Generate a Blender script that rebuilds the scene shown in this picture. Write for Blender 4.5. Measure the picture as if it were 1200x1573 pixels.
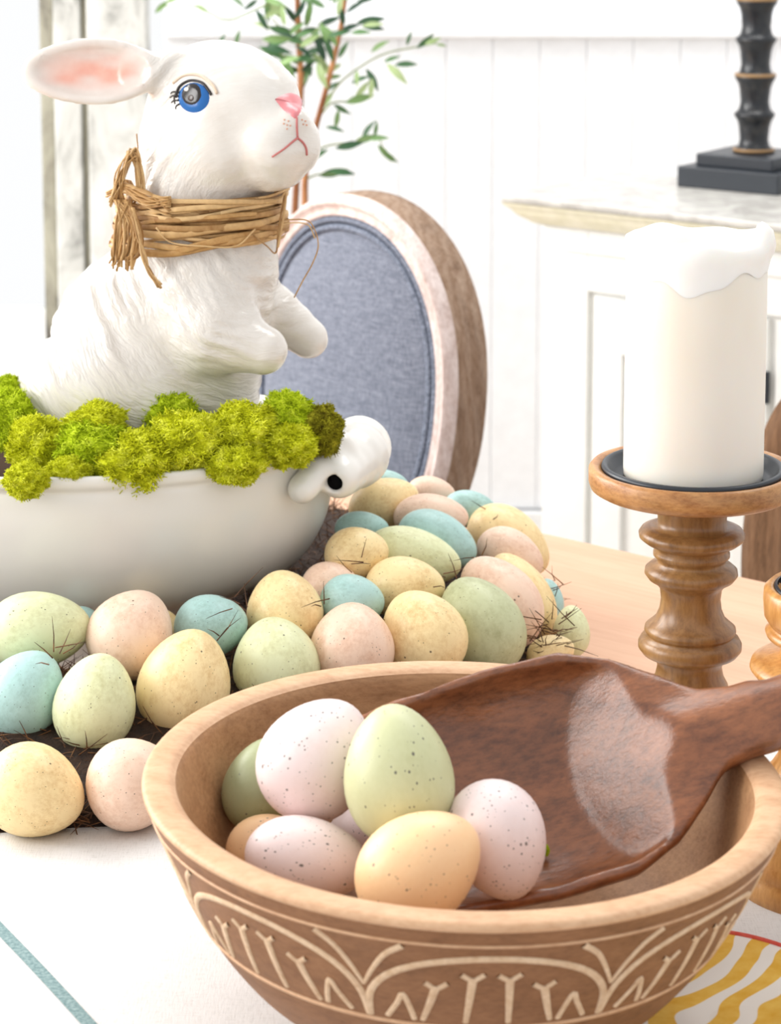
import bpy, bmesh, math, random
import numpy as np
from mathutils import Vector, Matrix
from mathutils.bvhtree import BVHTree

random.seed(7)
RNG = np.random.default_rng(11)
scene = bpy.context.scene
for o in list(bpy.data.objects):
    bpy.data.objects.remove(o)
COL = scene.collection

# ------------------------------------------------------------------ camera
TABLE = 0.76                     # height of the table top
FPX = 3600.0                     # focal length in pixels of the 1200x1573 frame
PITCH = math.radians(8.0)
YPP = 284.0                      # row of the optical axis (lens shift)
CAM = Vector((0, 0, TABLE + 0.70))
cam = bpy.data.cameras.new('camera')
cam.sensor_fit = 'VERTICAL'
cam.sensor_height = 36.0
cam.sensor_width = 36.0 * 1200 / 1573
cam.lens = FPX / 1573 * 36.0
cam.shift_y = -(786.5 - YPP) / 1573
cam.clip_start = 0.05
cam.clip_end = 60
cam.dof.use_dof = True
cam.dof.focus_distance = 1.72
cam.dof.aperture_fstop = 13.0
camo = bpy.data.objects.new('camera', cam)
camo.location = CAM
camo.rotation_euler = (math.radians(90) - PITCH, 0, 0)
COL.objects.link(camo)
scene.camera = camo

# ------------------------------------------------------------------ world, light, exposure
world = bpy.data.worlds.new('world')
scene.world = world
world.use_nodes = True
bgn = world.node_tree.nodes['Background']
bgn.inputs['Color'].default_value = (0.985, 0.993, 1.0, 1)
bgn.inputs["Strength"].default_value = 0.76

def area(name, loc, target, sx, sy, energy, col):
    l = bpy.data.lights.new(name, 'AREA')
    l.shape = 'RECTANGLE'; l.size = sx; l.size_y = sy
    l.energy = energy; l.color = col
    o = bpy.data.objects.new(name, l)
    o.location = loc
    d = Vector(target) - Vector(loc)
    o.rotation_euler = d.to_track_quat('-Z', 'Y').to_euler()
    COL.objects.link(o)
    return o
area('window_light_left', (-2.4, 3.1, 2.1), (0.0, 1.9, 0.85), 1.6, 1.9, 78, (1.0, 0.985, 0.96))
area('window_light_front', (-2.4, 1.15, 1.95), (0.1, 1.4, 0.9), 0.9, 1.5, 36, (1.0, 0.985, 0.97))
area('added_light_back', (0.6, 3.4, 3.6), (0.1, 2.6, 0.5), 2.6, 1.0, 42, (1.0, 0.99, 0.97))  # added overhead light to whiten the back wall; no window is there

vs = scene.view_settings
vs.view_transform = 'Standard'
vs.look = 'None'
vs.exposure = 0.40
vs.gamma = 1.0
vs.use_curve_mapping = False

# ------------------------------------------------------------------ pixel geometry (where things stand, taken from the photograph)
FW = Vector((0, math.cos(PITCH), -math.sin(PITCH)))
UP = Vector((0, math.sin(PITCH), math.cos(PITCH)))
RT = Vector((1, 0, 0))
def ray(px, py):
    return (FW + RT * ((px - 600) / FPX) + UP * (-(py - YPP) / FPX))
def on_z(px, py, z):             # point at height z above the table
    d = ray(px, py); t = (TABLE + z - CAM.z) / d.z
    return CAM + d * t
def on_y(px, py, Y):             # point at distance Y
    d = ray(px, py); t = (Y - CAM.y) / d.y
    return CAM + d * t
def mpp(P):                      # metres per pixel at a point
    return (Vector(P) - CAM).dot(FW) / FPX

# ------------------------------------------------------------------ materials
def srgb(r, g, b):
    f = lambda c: (c / 255 / 12.92) if c / 255 <= 0.04045 else ((c / 255 + 0.055) / 1.055) ** 2.4
    return (f(r), f(g), f(b), 1)
MATS = {}
class NT:
    def __init__(s, name):
        m = bpy.data.materials.new(name); m.use_nodes = True
        s.m = m; s.t = m.node_tree; s.N = s.t.nodes; s.b = s.N['Principled BSDF']
        MATS[name] = m
    def n(s, typ, **kw):
        nd = s.N.new(typ)
        for k, v in kw.items():
            if k.startswith('i_'):
                key = k[2:]
                nd.inputs[int(key) if key.isdigit() else key.replace('_', ' ')].default_value = v
            else: setattr(nd, k, v)
        return nd
    def l(s, a, b): s.t.links.new(a, b)
    def set(s, **kw):
        for k, v in kw.items():
            s.b.inputs[k.replace('_', ' ')].default_value = v
    def ramp(s, fac, stops):
        r = s.n('ShaderNodeValToRGB')
        e = r.color_ramp.elements
        while len(e) < len(stops): e.new(0.5)
        for el, (p, c) in zip(e, stops):
            el.position = p; el.color = c
        s.l(fac, r.inputs[0]); return r.outputs[0]
    def mix(s, fac, a, b, blend='MIX'):
        m = s.n('ShaderNodeMix', data_type='RGBA', blend_type=blend)
        for sock, v in ((m.inputs[0], fac), (m.inputs[6], a), (m.inputs[7], b)):
            if isinstance(v, (tuple, float, int)): sock.default_value = v
            else: s.l(v, sock)
        return m.outputs[2]
    def coord(s, scale=(1, 1, 1), rot=(0, 0, 0), kind='Object', rnd=False):
        tc = s.n('ShaderNodeTexCoord'); mp = s.n('ShaderNodeMapping')
        mp.inputs['Scale'].default_value = scale
        mp.inputs['Rotation'].default_value = rot
        src = tc.outputs[kind]
        if rnd:
            oi = s.n('ShaderNodeObjectInfo')
            sc = s.n('ShaderNodeVectorMath', operation='SCALE'); sc.inputs[0].default_value = (37, 91, 53)
            s.l(oi.outputs['Random'], sc.inputs['Scale'])
            ad = s.n('ShaderNodeVectorMath', operation='ADD')
            s.l(src, ad.inputs[0]); s.l(sc.outputs[0], ad.inputs[1]); src = ad.outputs[0]
        s.l(src, mp.inputs[0]); return mp.outputs[0]
    def noise(s, vec, scale, detail=4, rough=0.55, dist=0.0):
        n = s.n('ShaderNodeTexNoise', i_Scale=scale, i_Detail=detail, i_Roughness=rough, i_Distortion=dist)
        s.l(vec, n.inputs['Vector']); return n.outputs['Fac']
    def bump(s, h, strength=0.3, dist=0.002):
        b = s.n('ShaderNodeBump'); b.inputs['Strength'].default_value = strength
        b.inputs['Distance'].default_value = dist
        s.l(h, b.inputs['Height']); s.l(b.outputs[0], s.b.inputs['Normal'])
    def col(s, c): s.l(c, s.b.inputs['Base Color'])

def plain(name, c, rough=0.5, spec=0.5, **kw):
    t = NT(name); t.set(Base_Color=c, Roughness=rough); t.b.inputs['Specular IOR Level'].default_value = spec
    v = t.coord()
    n = t.noise(v, 30, 3)
    t.col(t.ramp(n, [(0.3, tuple(x * 0.94 for x in c[:3]) + (1,)), (0.7, c)]))
    t.set(**kw)
    return t.m

def wood(name, dark, mid, light, scale=(1, 1, 1), freq=14, rough=0.45, bump=0.25, spec=0.4, rings=6.0, rot=(0, 0, 0), cs=None, rnd=True):
    t = NT(name)
    v = t.coord(scale, rot, rnd=rnd)
    n1 = t.noise(v, freq, 6, 0.6, 0.6)
    w = t.n('ShaderNodeTexWave', wave_type='BANDS', bands_direction='DIAGONAL')
    w.inputs['Scale'].default_value = rings; w.inputs['Distortion'].default_value = 7.0
    w.inputs['Detail'].default_value = 3; w.inputs['Detail Scale'].default_value = 1.6
    t.l(v, w.inputs['Vector'])
    n2 = t.noise(v, freq * 6, 4, 0.7)
    a = t.ramp(n1, [(0.28, dark), (0.52, mid), (0.75, light)])
    b = t.ramp(w.outputs['Fac'], [(0.1, mid), (0.8, light)])
    c = t.mix(0.4, a, b)
    c2 = t.mix(0.35, c, t.ramp(n2, [(0.3, dark), (0.6, light)]))
    t.col(c2)
    t.set(Roughness=rough); t.b.inputs['Specular IOR Level'].default_value = spec
    t.bump(n2, bump, 0.0015)
    return t.m

def egg_mat(name, c, stain, speck, stain_amt=0.5, speck_scale=5.0, speck_thr=0.13, rough=0.38):
    t = NT(name)
    v = t.coord(rnd=True)
    big = t.noise(v, 1.3, 3, 0.6)
    fine = t.noise(v, 7.0, 8, 0.78)
    light = tuple(min(0.96, x * 1.10) for x in c[:3]) + (1,)
    base = t.mix(t.ramp(big, [(0.35, (0, 0, 0, 1)), (0.7, (1, 1, 1, 1))]), c, light)
    m = t.n('ShaderNodeMath', operation='MULTIPLY'); t.l(fine, m.inputs[0]); t.l(big, m.inputs[1])
    sf = t.ramp(m.outputs[0], [(0.20, (0, 0, 0, 1)), (0.40, (stain_amt,) * 3 + (1,))])
    base = t.mix(sf, base, stain)
    # specks of two sizes
    for sc, thr, gate in ((speck_scale, speck_thr, 0.45), (speck_scale * 2.4, speck_thr * 1.25, 0.40)):
        vo = t.n('ShaderNodeTexVoronoi'); vo.inputs['Scale'].default_value = sc
        t.l(v, vo.inputs['Vector'])
        sep = t.n('ShaderNodeSeparateColor'); t.l(vo.outputs['Color'], sep.inputs[0])
        mul = t.n('ShaderNodeMath', operation='MULTIPLY'); t.l(sep.outputs[0], mul.inputs[0]); mul.inputs[1].default_value = thr
        lt = t.n('ShaderNodeMath', operation='LESS_THAN'); t.l(vo.outputs['Distance'], lt.inputs[0]); t.l(mul.outputs[0], lt.inputs[1])
        gt = t.n('ShaderNodeMath', operation='GREATER_THAN'); t.l(sep.outputs[1], gt.inputs[0]); gt.inputs[1].default_value = gate
        mm = t.n('ShaderNodeMath', operation='MULTIPLY'); t.l(lt.outputs[0], mm.inputs[0]); t.l(gt.outputs[0], mm.inputs[1])
        m3 = t.n('ShaderNodeMath', operation='MULTIPLY'); t.l(mm.outputs[0], m3.inputs[0]); m3.inputs[1].default_value = 0.85
        base = t.mix(m3.outputs[0], base, speck)
    t.col(base)
    t.set(Roughness=rough); t.b.inputs['Specular IOR Level'].default_value = 0.35
    t.bump(fine, 0.06, 0.02)
    return t.m

SP = srgb(70, 58, 44)
ST = srgb(188, 150, 96)
egg_mat('egg_yellow', srgb(242, 218, 166), srgb(196, 148, 84), SP, 0.6)
egg_mat('egg_pink', srgb(236, 206, 184), srgb(190, 134, 98), SP, 0.5)
egg_mat('egg_green', srgb(220, 224, 182), srgb(166, 158, 96), SP, 0.5)
egg_mat('egg_olive', srgb(190, 195, 156), srgb(132, 130, 84), SP, 0.5)
egg_mat('egg_blue', srgb(172, 206, 202), srgb(112, 140, 128), SP, 0.5)
SP2 = srgb(88, 84, 82)
egg_mat('egg_bowl_pink', srgb(236, 218, 216), srgb(220, 190, 182), SP2, 0.3, 5.5, 0.2)
egg_mat('egg_bowl_green', srgb(198, 200, 158), srgb(168, 168, 116), SP2, 0.3, 5.0, 0.17)
egg_mat('egg_bowl_sage', srgb(160, 166, 128), srgb(130, 134, 90), SP2, 0.3, 4.0, 0.13)
egg_mat('egg_bowl_peach', srgb(246, 204, 158), srgb(234, 178, 122), SP2, 0.3, 5.0, 0.16)

wood('wood_table', srgb(200, 150, 120), srgb(214, 168, 136), srgb(224, 182, 152), (1.2, 14, 14), 1.6, 0.5, 0.05, rings=0.7, rot=(0, 0, math.radians(39)))
wood('wood_holder', srgb(84, 54, 24), srgb(134, 94, 52), srgb(168, 126, 78), (9, 9, 2.2), 5, 0.32, 0.12, 0.5, rings=2.5)
wood('wood_plate', srgb(112, 64, 26), srgb(170, 112, 60), srgb(206, 156, 100), (6, 6, 16), 5, 0.36, 0.15, 0.5, rings=1.6)
wood('wood_honey', srgb(140, 84, 34), srgb(190, 130, 66), srgb(216, 164, 100), (9, 9, 2.2), 5, 0.3, 0.12, 0.5, rings=2.5)
wood('wood_bowl_in', srgb(120, 82, 52), srgb(166, 122, 84), srgb(186, 144, 104), (3, 9, 12), 5, 0.5, 0.2, 0.35, rings=1.2)
wood('wood_bowl_rim', srgb(176, 128, 92), srgb(204, 160, 122), srgb(220, 182, 146), (4, 9, 9), 6, 0.5, 0.15, 0.35, rings=1.6)
wood('wood_bowl_out', srgb(96, 62, 38), srgb(132, 90, 58), srgb(152, 108, 74), (5, 5, 14), 6, 0.55, 0.2, 0.3, rings=1.5)
wood('wood_carving', srgb(176, 138, 104), srgb(210, 178, 144), srgb(228, 202, 172), (5, 5, 5), 12, 0.7, 0.2, 0.2)
wood('wood_scoop', srgb(38, 19, 11), srgb(112, 64, 38), srgb(160, 100, 62), (5, 12, 10), 4.0, 0.30, 0.3, 0.65, rings=1.2, rnd=False)
wood('wood_chair', srgb(88, 62, 44), srgb(136, 106, 82), srgb(182, 158, 138), (10, 10, 2.0), 6, 0.7, 0.5, 0.2, rings=3)
wood('wood_chair_lit', srgb(150, 118, 106), srgb(208, 188, 180), srgb(232, 220, 216), (8, 8, 3), 6, 0.7, 0.4, 0.2, rings=3)  # paler copy of the chair wood, window light put into its colour
wood('wood_chair_dark', srgb(58, 38, 22), srgb(98, 68, 44), srgb(132, 98, 70), (14, 14, 1.6), 7, 0.7, 0.6, 0.2, rings=3)
wood('wood_floor', srgb(176, 160, 142), srgb(206, 192, 176), srgb(222, 210, 198), (1, 9, 9), 3, 0.5, 0.1)

plain('paint_white', (0.86, 0.87, 0.87, 1), 0.55, 0.3)
plain('paint_sideboard', (0.87, 0.87, 0.84, 1), 0.45, 0.35)
plain('paint_wall', (0.90, 0.91, 0.93, 1), 0.6, 0.2)
plain('black_metal', srgb(34, 40, 48), 0.38, 0.5)
plain('gap_dark', srgb(110, 108, 102), 0.8, 0.1)
plain('hole_shade_black', srgb(6, 6, 8), 0.7, 0.1)
plain('pot_grey', srgb(170, 166, 160), 0.7, 0.2)
plain('soil', srgb(60, 44, 32), 0.9, 0.1)
plain('wick', srgb(60, 52, 44), 0.9, 0.1)
plain('eye_white', srgb(245, 244, 240), 0.2, 0.5)
plain('eye_blue', srgb(22, 96, 166), 0.2, 0.5)
plain('eye_black', srgb(34, 28, 26), 0.2, 0.5)
plain('eye_brown', srgb(70, 58, 54), 0.2, 0.5)
plain('lash_black', srgb(38, 30, 26), 0.4, 0.4)
plain('lid_tan', srgb(214, 190, 166), 0.3, 0.5)
plain('nose_pink', srgb(226, 138, 142), 0.3, 0.5)
plain('mouth_pink', srgb(196, 112, 108), 0.3, 0.5)
plain('freckle_tan', srgb(216, 156, 128), 0.3, 0.5)

def mk_special():
    # distressed white paint over old wood
    t = NT('paint_distressed')
    v = t.coord((1, 1, 0.6), rnd=True)
    n = t.noise(v, 11, 8, 0.68, 0.8); n2 = t.noise(v, 3.2, 3, 0.6)
    m = t.n('ShaderNodeMath', operation='MULTIPLY'); t.l(n, m.inputs[0]); t.l(n2, m.inputs[1])
    c = t.ramp(m.outputs[0], [(0.20, srgb(216, 217, 213)), (0.27, srgb(196, 197, 192)), (0.34, srgb(140, 140, 136)), (0.42, srgb(96, 94, 90))])
    t.col(c); t.set(Roughness=0.65); t.bump(n, 0.3, 0.004)
    t = NT('paint_edge')
    v = t.coord((1, 1, 0.3), rnd=True)
    n = t.noise(v, 14, 6, 0.7, 0.5)
    c = t.ramp(n, [(0.40, srgb(176, 174, 156)), (0.56, srgb(146, 143, 128)), (0.64, srgb(84, 80, 74))])
    t.col(c); t.set(Roughness=0.65)
    # cream marble-ish sideboard top
    t = NT('sideboard_top')
    v = t.coord((6, 6, 6)); n = t.noise(v, 2.5, 5, 0.6, 1.5)
    t.col(t.ramp(n, [(0.35, srgb(176, 172, 166)), (0.6, srgb(206, 203, 196))])); t.set(Roughness=0.25)
    t = NT('cream_paint')
    v = t.coord((6, 6, 6)); n = t.noise(v, 6, 5, 0.6)
    t.col(t.ramp(n, [(0.35, srgb(226, 222, 194)), (0.6, srgb(240, 236, 214))])); t.set(Roughness=0.4)
    # ceramic, glazed, with pink painted in the ears by attribute
    t = NT('ceramic_bunny')
    at = t.n('ShaderNodeAttribute', attribute_name='paint')
    sep = t.n('ShaderNodeSeparateColor'); t.l(at.outputs['Color'], sep.inputs[0])
    v = t.coord()
    n = t.noise(v, 25, 4, 0.6)
    base = t.ramp(n, [(0.35, srgb(216, 209, 200)), (0.65, srgb(226, 221, 214))])
    pinkc = t.ramp(n, [(0.3, srgb(222, 156, 138)), (0.7, srgb(236, 190, 172))])
    c = t.mix(sep.outputs[0], base, pinkc)
    c = t.mix(sep.outputs[1], c, srgb(206, 176, 146))
    t.col(c); t.set(Roughness=0.2); t.b.inputs['Specular IOR Level'].default_value = 0.5
    t.b.inputs['Coat Weight'].default_value = 0.3; t.b.inputs['Coat Roughness'].default_value = 0.1
    # combed strands: noise drawn out along arcs round the chest
    tc = t.n('ShaderNodeTexCoord'); sb = t.n('ShaderNodeVectorMath', operation='SUBTRACT')
    fc = np.array(on_y(430, 330, 2.045)) - np.array([on_y(230, 600, 2.045).x, 2.045, TABLE + 0.166])
    sb.inputs[1].default_value = tuple(fc); t.l(tc.outputs['Object'], sb.inputs[0])
    sx = t.n('ShaderNodeSeparateXYZ'); t.l(sb.outputs[0], sx.inputs[0])
    def mth(op, a, b=None):
        m_ = t.n('ShaderNodeMath', operation=op)
        for i_, v_ in enumerate((a, b)):
            if v_ is None: continue
            if isinstance(v_, (int, float)): m_.inputs[i_].default_value = v_
            else: t.l(v_, m_.inputs[i_])
        return m_.outputs[0]
    rr = mth('SQRT', mth('ADD', mth('POWER', sx.outputs[0], 2.0), mth('POWER', sx.outputs[2], 2.0)))
    tt = mth('ARCTAN2', sx.outputs[2], sx.outputs[0])
    wb = t.noise(t.coord(), 28, 2, 0.5)
    cb = t.n('ShaderNodeCombineXYZ')
    t.l(mth('ADD', mth('MULTIPLY', rr, 260.0), mth('MULTIPLY', wb, 5.0)), cb.inputs[0])
    t.l(mth('MULTIPLY', tt, 7.0), cb.inputs[1]); t.l(mth('MULTIPLY', sx.outputs[1], 30.0), cb.inputs[2])
    hs = t.noise(cb.outputs[0], 1.0, 3, 0.6, 0.3)
    t.bump(mth('MULTIPLY', hs, sep.outputs[2]), 0.45, 0.006)
    t = NT('ceramic_dish')
    v = t.coord(); n = t.noise(v, 6, 3, 0.6)
    t.col(t.ramp(n, [(0.3, srgb(228, 225, 219)), (0.7, srgb(235, 233, 228))])); t.set(Roughness=0.28)
    t.b.inputs['Coat Weight'].default_value = 0.3; t.b.inputs['Coat Roughness'].default_value = 0.15
    # wax
    t = NT('wax')
    v = t.coord((4, 4, 2)); n = t.noise(v, 3, 3, 0.5)
    t.col(t.ramp(n, [(0.35, srgb(236, 226, 210)), (0.65, srgb(240, 233, 222))])); t.set(Roughness=0.45)
    t.b.inputs['Subsurface Weight'].default_value = 0.35
    t.b.inputs['Subsurface Radius'].default_value = (0.02, 0.014, 0.009)
    t.b.inputs['Subsurface Scale'].default_value = 0.6
    t = NT('wax_white')
    v = t.coord((4, 4, 4)); n = t.noise(v, 6, 3, 0.5)
    t.col(t.ramp(n, [(0.35, srgb(243, 240, 234)), (0.65, srgb(248, 246, 242))])); t.set(Roughness=0.35)
    t.b.inputs['Subsurface Weight'].default_value = 0.3
    t.b.inputs['Subsurface Radius'].default_value = (0.015, 0.012, 0.009)
    t.b.inputs['Subsurface Scale'].default_value = 0.5
    # moss
    for nm, cs in (('moss', [srgb(138, 142, 14), srgb(204, 208, 36), srgb(234, 236, 92)]), ('moss_green', [srgb(132, 150, 14), srgb(186, 204, 36), srgb(220, 230, 76)]), ('moss_brown', [srgb(84, 72, 20), srgb(146, 142, 34), srgb(190, 184, 56)])):
        t = NT(nm)
        v = t.coord((1, 1, 1), rnd=True); n = t.noise(v, 3.0, 5, 0.65); 
        t.col(t.ramp(n, [(0.3, cs[0]), (0.5, cs[1]), (0.68, cs[2])])); t.set(Roughness=0.8); t.b.inputs['Specular IOR Level'].default_value = 0.1
    # raffia tie
    t = NT('raffia')
    v = t.coord((40, 40, 40), rnd=True); n = t.noise(v, 3.0, 4, 0.6)
    oi = t.n('ShaderNodeObjectInfo')
    a = t.ramp(oi.outputs['Random'], [(0.0, srgb(136, 92, 44)), (0.4, srgb(190, 144, 84)), (1.0, srgb(230, 196, 144))])
    t.col(t.mix(0.35, a, t.ramp(n, [(0.3, srgb(130, 84, 36)), (0.7, srgb(224, 188, 130))]))); t.set(Roughness=0.6)
    t = NT('grass_brown')
    v = t.coord((20, 20, 20)); n = t.noise(v, 3.0, 4, 0.6)
    t.col(t.ramp(n, [(0.3, srgb(38, 22, 12)), (0.5, srgb(84, 52, 26)), (0.72, srgb(140, 96, 50))])); t.set(Roughness=0.8)
    t = NT('wreath_base')
    v = t.coord((20, 20, 20)); n = t.noise(v, 4.0, 6, 0.7)
    t.col(t.ramp(n, [(0.3, srgb(22, 13, 8)), (0.7, srgb(66, 42, 24))])); t.set(Roughness=0.9); t.bump(n, 0.8, 0.01)
    # blue linen upholstery
    t = NT('linen_blue')
    v1 = t.coord((60, 60, 700)); v2 = t.coord((700, 700, 60))
    n1 = t.noise(v1, 1.0, 3, 0.6); n2 = t.noise(v2, 1.0, 3, 0.6)
    m = t.n('ShaderNodeMath', operation='ADD'); t.l(n1, m.inputs[0]); t.l(n2, m.inputs[1])
    m2 = t.n('ShaderNodeMath', operation='MULTIPLY'); t.l(m.outputs[0], m2.inputs[0]); m2.inputs[1].default_value = 0.5
    t.col(t.ramp(m2.outputs[0], [(0.34, srgb(84, 90, 104)), (0.5, srgb(112, 118, 132)), (0.66, srgb(142, 147, 160))]))
    t.set(Roughness=0.85); t.b.inputs['Specular IOR Level'].default_value = 0.15
    t.b.inputs['Sheen Weight'].default_value = 0.2
    t.bump(m2.outputs[0], 0.15, 0.002)
    t = NT('piping_blue')
    v1 = t.coord((300, 300, 300)); n1 = t.noise(v1, 1.0, 3)
    t.col(t.ramp(n1, [(0.35, srgb(72, 80, 96)), (0.65, srgb(128, 136, 152))])); t.set(Roughness=0.8)
    # runner cloth
    t = NT('linen_white')
    v1 = t.coord((90, 900, 1)); v2 = t.coord((900, 90, 1))
    n1 = t.noise(v1, 1.0, 3, 0.6); n2 = t.noise(v2, 1.0, 3, 0.6)
    m = t.n('ShaderNodeMath', operation='ADD'); t.l(n1, m.inputs[0]); t.l(n2, m.inputs[1])
    big = t.noise(t.coord((6, 6, 6)), 1.0, 4, 0.6)
    c = t.mix(0.5, t.ramp(big, [(0.35, srgb(204, 202, 199)), (0.65, srgb(220, 218, 216))]), t.ramp(m.outputs[0], [(0.7, srgb(192, 189, 185)), (1.2, srgb(226, 224, 222))]))
    t.col(c); t.set(Roughness=0.9); t.b.inputs['Specular IOR Level'].default_value = 0.1
    t.bump(m.outputs[0], 0.2, 0.001)
    t = NT('stripe_teal')
    n1 = t.noise(t.coord((400, 400, 1)), 1.0, 3)
    t.col(t.ramp(n1, [(0.35, srgb(96, 124, 126)), (0.65, srgb(140, 162, 162))])); t.set(Roughness=0.9)
    # napkin with yellow print
    t = NT('napkin_print')
    v = t.coord((1, 1, 0), kind='UV')
    w = t.n('ShaderNodeTexWave', wave_type='BANDS', bands_direction='Y'); t.l(v, w.inputs['Vector'])
    w.inputs['Scale'].default_value = 3.4; w.inputs['Distortion'].default_value = 7.0; w.inputs['Detail'].default_value = 1.0
    w.inputs['Detail Scale'].default_value = 1.1; w.inputs['Detail Roughness'].default_value = 0.4
    n = t.noise(t.coord((20, 20, 0), kind='UV'), 1.0, 4)
    yel = t.ramp(n, [(0.3, srgb(228, 176, 70)), (0.7, srgb(240, 200, 100))])
    whi = srgb(240, 236, 228)
    f = t.ramp(w.outputs['Fac'], [(0.58, (0, 0, 0, 1)), (0.64, (1, 1, 1, 1))])
    t.col(t.mix(f, yel, whi)); t.set(Roughness=0.9); t.b.inputs['Specular IOR Level'].default_value = 0.1
    t = NT('napkin_red')
    n = t.noise(t.coord((200, 200, 200)), 1.0, 3)
    t.col(t.ramp(n, [(0.3, srgb(214, 74, 66)), (0.7, srgb(228, 110, 90))])); t.set(Roughness=0.9)
    # lamp: black with rubbed-gold wear
    t = NT('black_rubbed')
    v = t.coord((20, 20, 20)); n = t.noise(v, 3, 5, 0.65)
    t.col(t.ramp(n, [(0.5, srgb(24, 27, 32)), (0.72, srgb(52, 50, 48)), (0.82, srgb(110, 88, 60))])); t.set(Roughness=0.3)
    plain('gold_rubbed', srgb(150, 116, 74), 0.4, 0.5)
    # leaves, stems
    t = NT('leaf_green')
    oi = t.n('ShaderNodeObjectInfo')
    t.col(t.ramp(oi.outputs['Random'], [(0.0, srgb(30, 66, 44)), (0.35, srgb(60, 104, 58)), (0.7, srgb(112, 146, 84)), (1.0, srgb(168, 186, 132))])); t.set(Roughness=0.5)
    t = NT('stem_brown')
    n = t.noise(t.coord((30, 30, 8)), 2, 5)
    t.col(t.ramp(n, [(0.35, srgb(122, 70, 36)), (0.65, srgb(190, 132, 84))])); t.set(Roughness=0.8)
    plain('stem_green', srgb(126, 140, 92), 0.6, 0.2)
    # glass
    t = NT('window_glass')
    t.set(Base_Color=(1, 1, 1, 1), Roughness=0.0, IOR=1.02); t.b.inputs['Transmission Weight'].default_value = 1.0
mk_special()

# ------------------------------------------------------------------ mesh helpers
def link(o): COL.objects.link(o); return o
def thing(name, label, cat, loc, group=None, rotz=0, kind=None):
    o = bpy.data.objects.new(name, None); o.empty_display_size = 0.05
    o.location = loc; o.rotation_euler = (0, 0, rotz)
    o['label'] = label; o['category'] = cat
    if group: o['group'] = group
    if kind: o['kind'] = kind
    return link(o)
def base_of(o):
    while o.parent: o = o.parent
    return o
def mesh(name, V, F, mats, smooth=True, midx=None):
    me = bpy.data.meshes.new(name)
    me.from_pydata([tuple(v) for v in V], [], [tuple(int(i) for i in f) for f in F])
    for m in (mats if isinstance(mats, (list, tuple)) else [mats]):
        me.materials.append(MATS[m])
    if midx is not None: me.polygons.foreach_set('material_index', midx)
    if smooth: me.polygons.foreach_set('use_smooth', [True] * len(me.polygons))
    me.update()
    return me
def put(name, me, parent=None, loc=(0, 0, 0), label=None, cat=None, group=None, kind=None):
    o = bpy.data.objects.new(name, me); o.location = loc
    if parent: o.parent = parent
    if label: o['label'] = label
    if cat: o['category'] = cat
    if group: o['group'] = group
    if kind: o['kind'] = kind
    return link(o)
def wpart(name, V, F, mat, parent, smooth=True, **kw):
    """V in world coordinates; parent chain is an unrotated root"""
    b = np.array(base_of(parent).location)
    return put(name, mesh(name, np.asarray(V, float) - b, F, mat, smooth), parent, **kw)
def wthing(name, V, F, mat, label, cat, group=None, smooth=True, kind=None):
    V = np.asarray(V, float)
    b = np.array([(V[:, 0].min() + V[:, 0].max()) / 2, (V[:, 1].min() + V[:, 1].max()) / 2, V[:, 2].min()])
    return put(name, mesh(name, V - b, F, mat, smooth), None, b, label, cat, group, kind)

def box(x0, x1, y0, y1, z0, z1):
    V = [(x, y, z) for x in (x0, x1) for y in (y0, y1) for z in (z0, z1)]
    F = [(0, 1, 3, 2), (4, 6, 7, 5), (0, 4, 5, 1), (2, 3, 7, 6), (0, 2, 6, 4), (1, 5, 7, 3)]
    return np.array(V, float), F
def bevbox(x0, x1, y0, y1, z0, z1, b=0.004, seg=2):
    bm = bmesh.new()
    V, F = box(x0, x1, y0, y1, z0, z1)
    vs_ = [bm.verts.new(v) for v in V]
    for f in F: bm.faces.new([vs_[i] for i in f])
    bmesh.ops.bevel(bm, geom=list(bm.edges), offset=b, segments=seg, affect='EDGES', profile=0.5)
    bm.verts.index_update()
    V = np.array([v.co[:] for v in bm.verts]); F = [[v.index for v in f.verts] for f in bm.faces]
    bm.free(); return V, F
def rotz(V, a, c=(0, 0)):
    V = np.array(V, float); x = V[:, 0] - c[0]; y = V[:, 1] - c[1]
    ca, sa = math.cos(a), math.sin(a)
    V[:, 0] = c[0] + ca * x - sa * y; V[:, 1] = c[1] + sa * x + ca * y
    return V
def lathe(prof, n=64, cx=0, cy=0, close_top=False, close_bot=False, sx=1, sy=1):
    V = []; F = []
    for r, z in prof:
        for k in range(n):
            a = 2 * math.pi * k / n
            V.append((cx + sx * r * math.cos(a), cy + sy * r * math.sin(a), z))
    for i in range(len(prof) - 1):
        for k in range(n):
            k2 = (k + 1) % n
            F.append((i * n + k, i * n + k2, (i + 1) * n + k2, (i + 1) * n + k))
    if close_bot: F.append(tuple(range(n))[::-1])
    if close_top: F.append(tuple((len(prof) - 1) * n + k for k in range(n)))
    return np.array(V), F
def smooth_prof(pts, n=6):
    """Catmull-Rom through profile points"""
    P = [np.array(p, float) for p in pts]; P = [2 * P[0] - P[1]] + P + [2 * P[-1] - P[-2]]
    out = []
    for i in range(1, len(P) - 2):
        for k in range(n):
            t = k / n; a, b, c, d = P[i - 1:i + 3]
            out.append(0.5 * (2 * b + (c - a) * t + (2 * a - 5 * b + 4 * c - d) * t * t + (3 * b - a - 3 * c + d) * t ** 3))
    out.append(P[-2]); return [tuple(o) for o in out]
def spline(pts, n=6): return [Vector(p) for p in smooth_prof(pts, n)]
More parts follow.
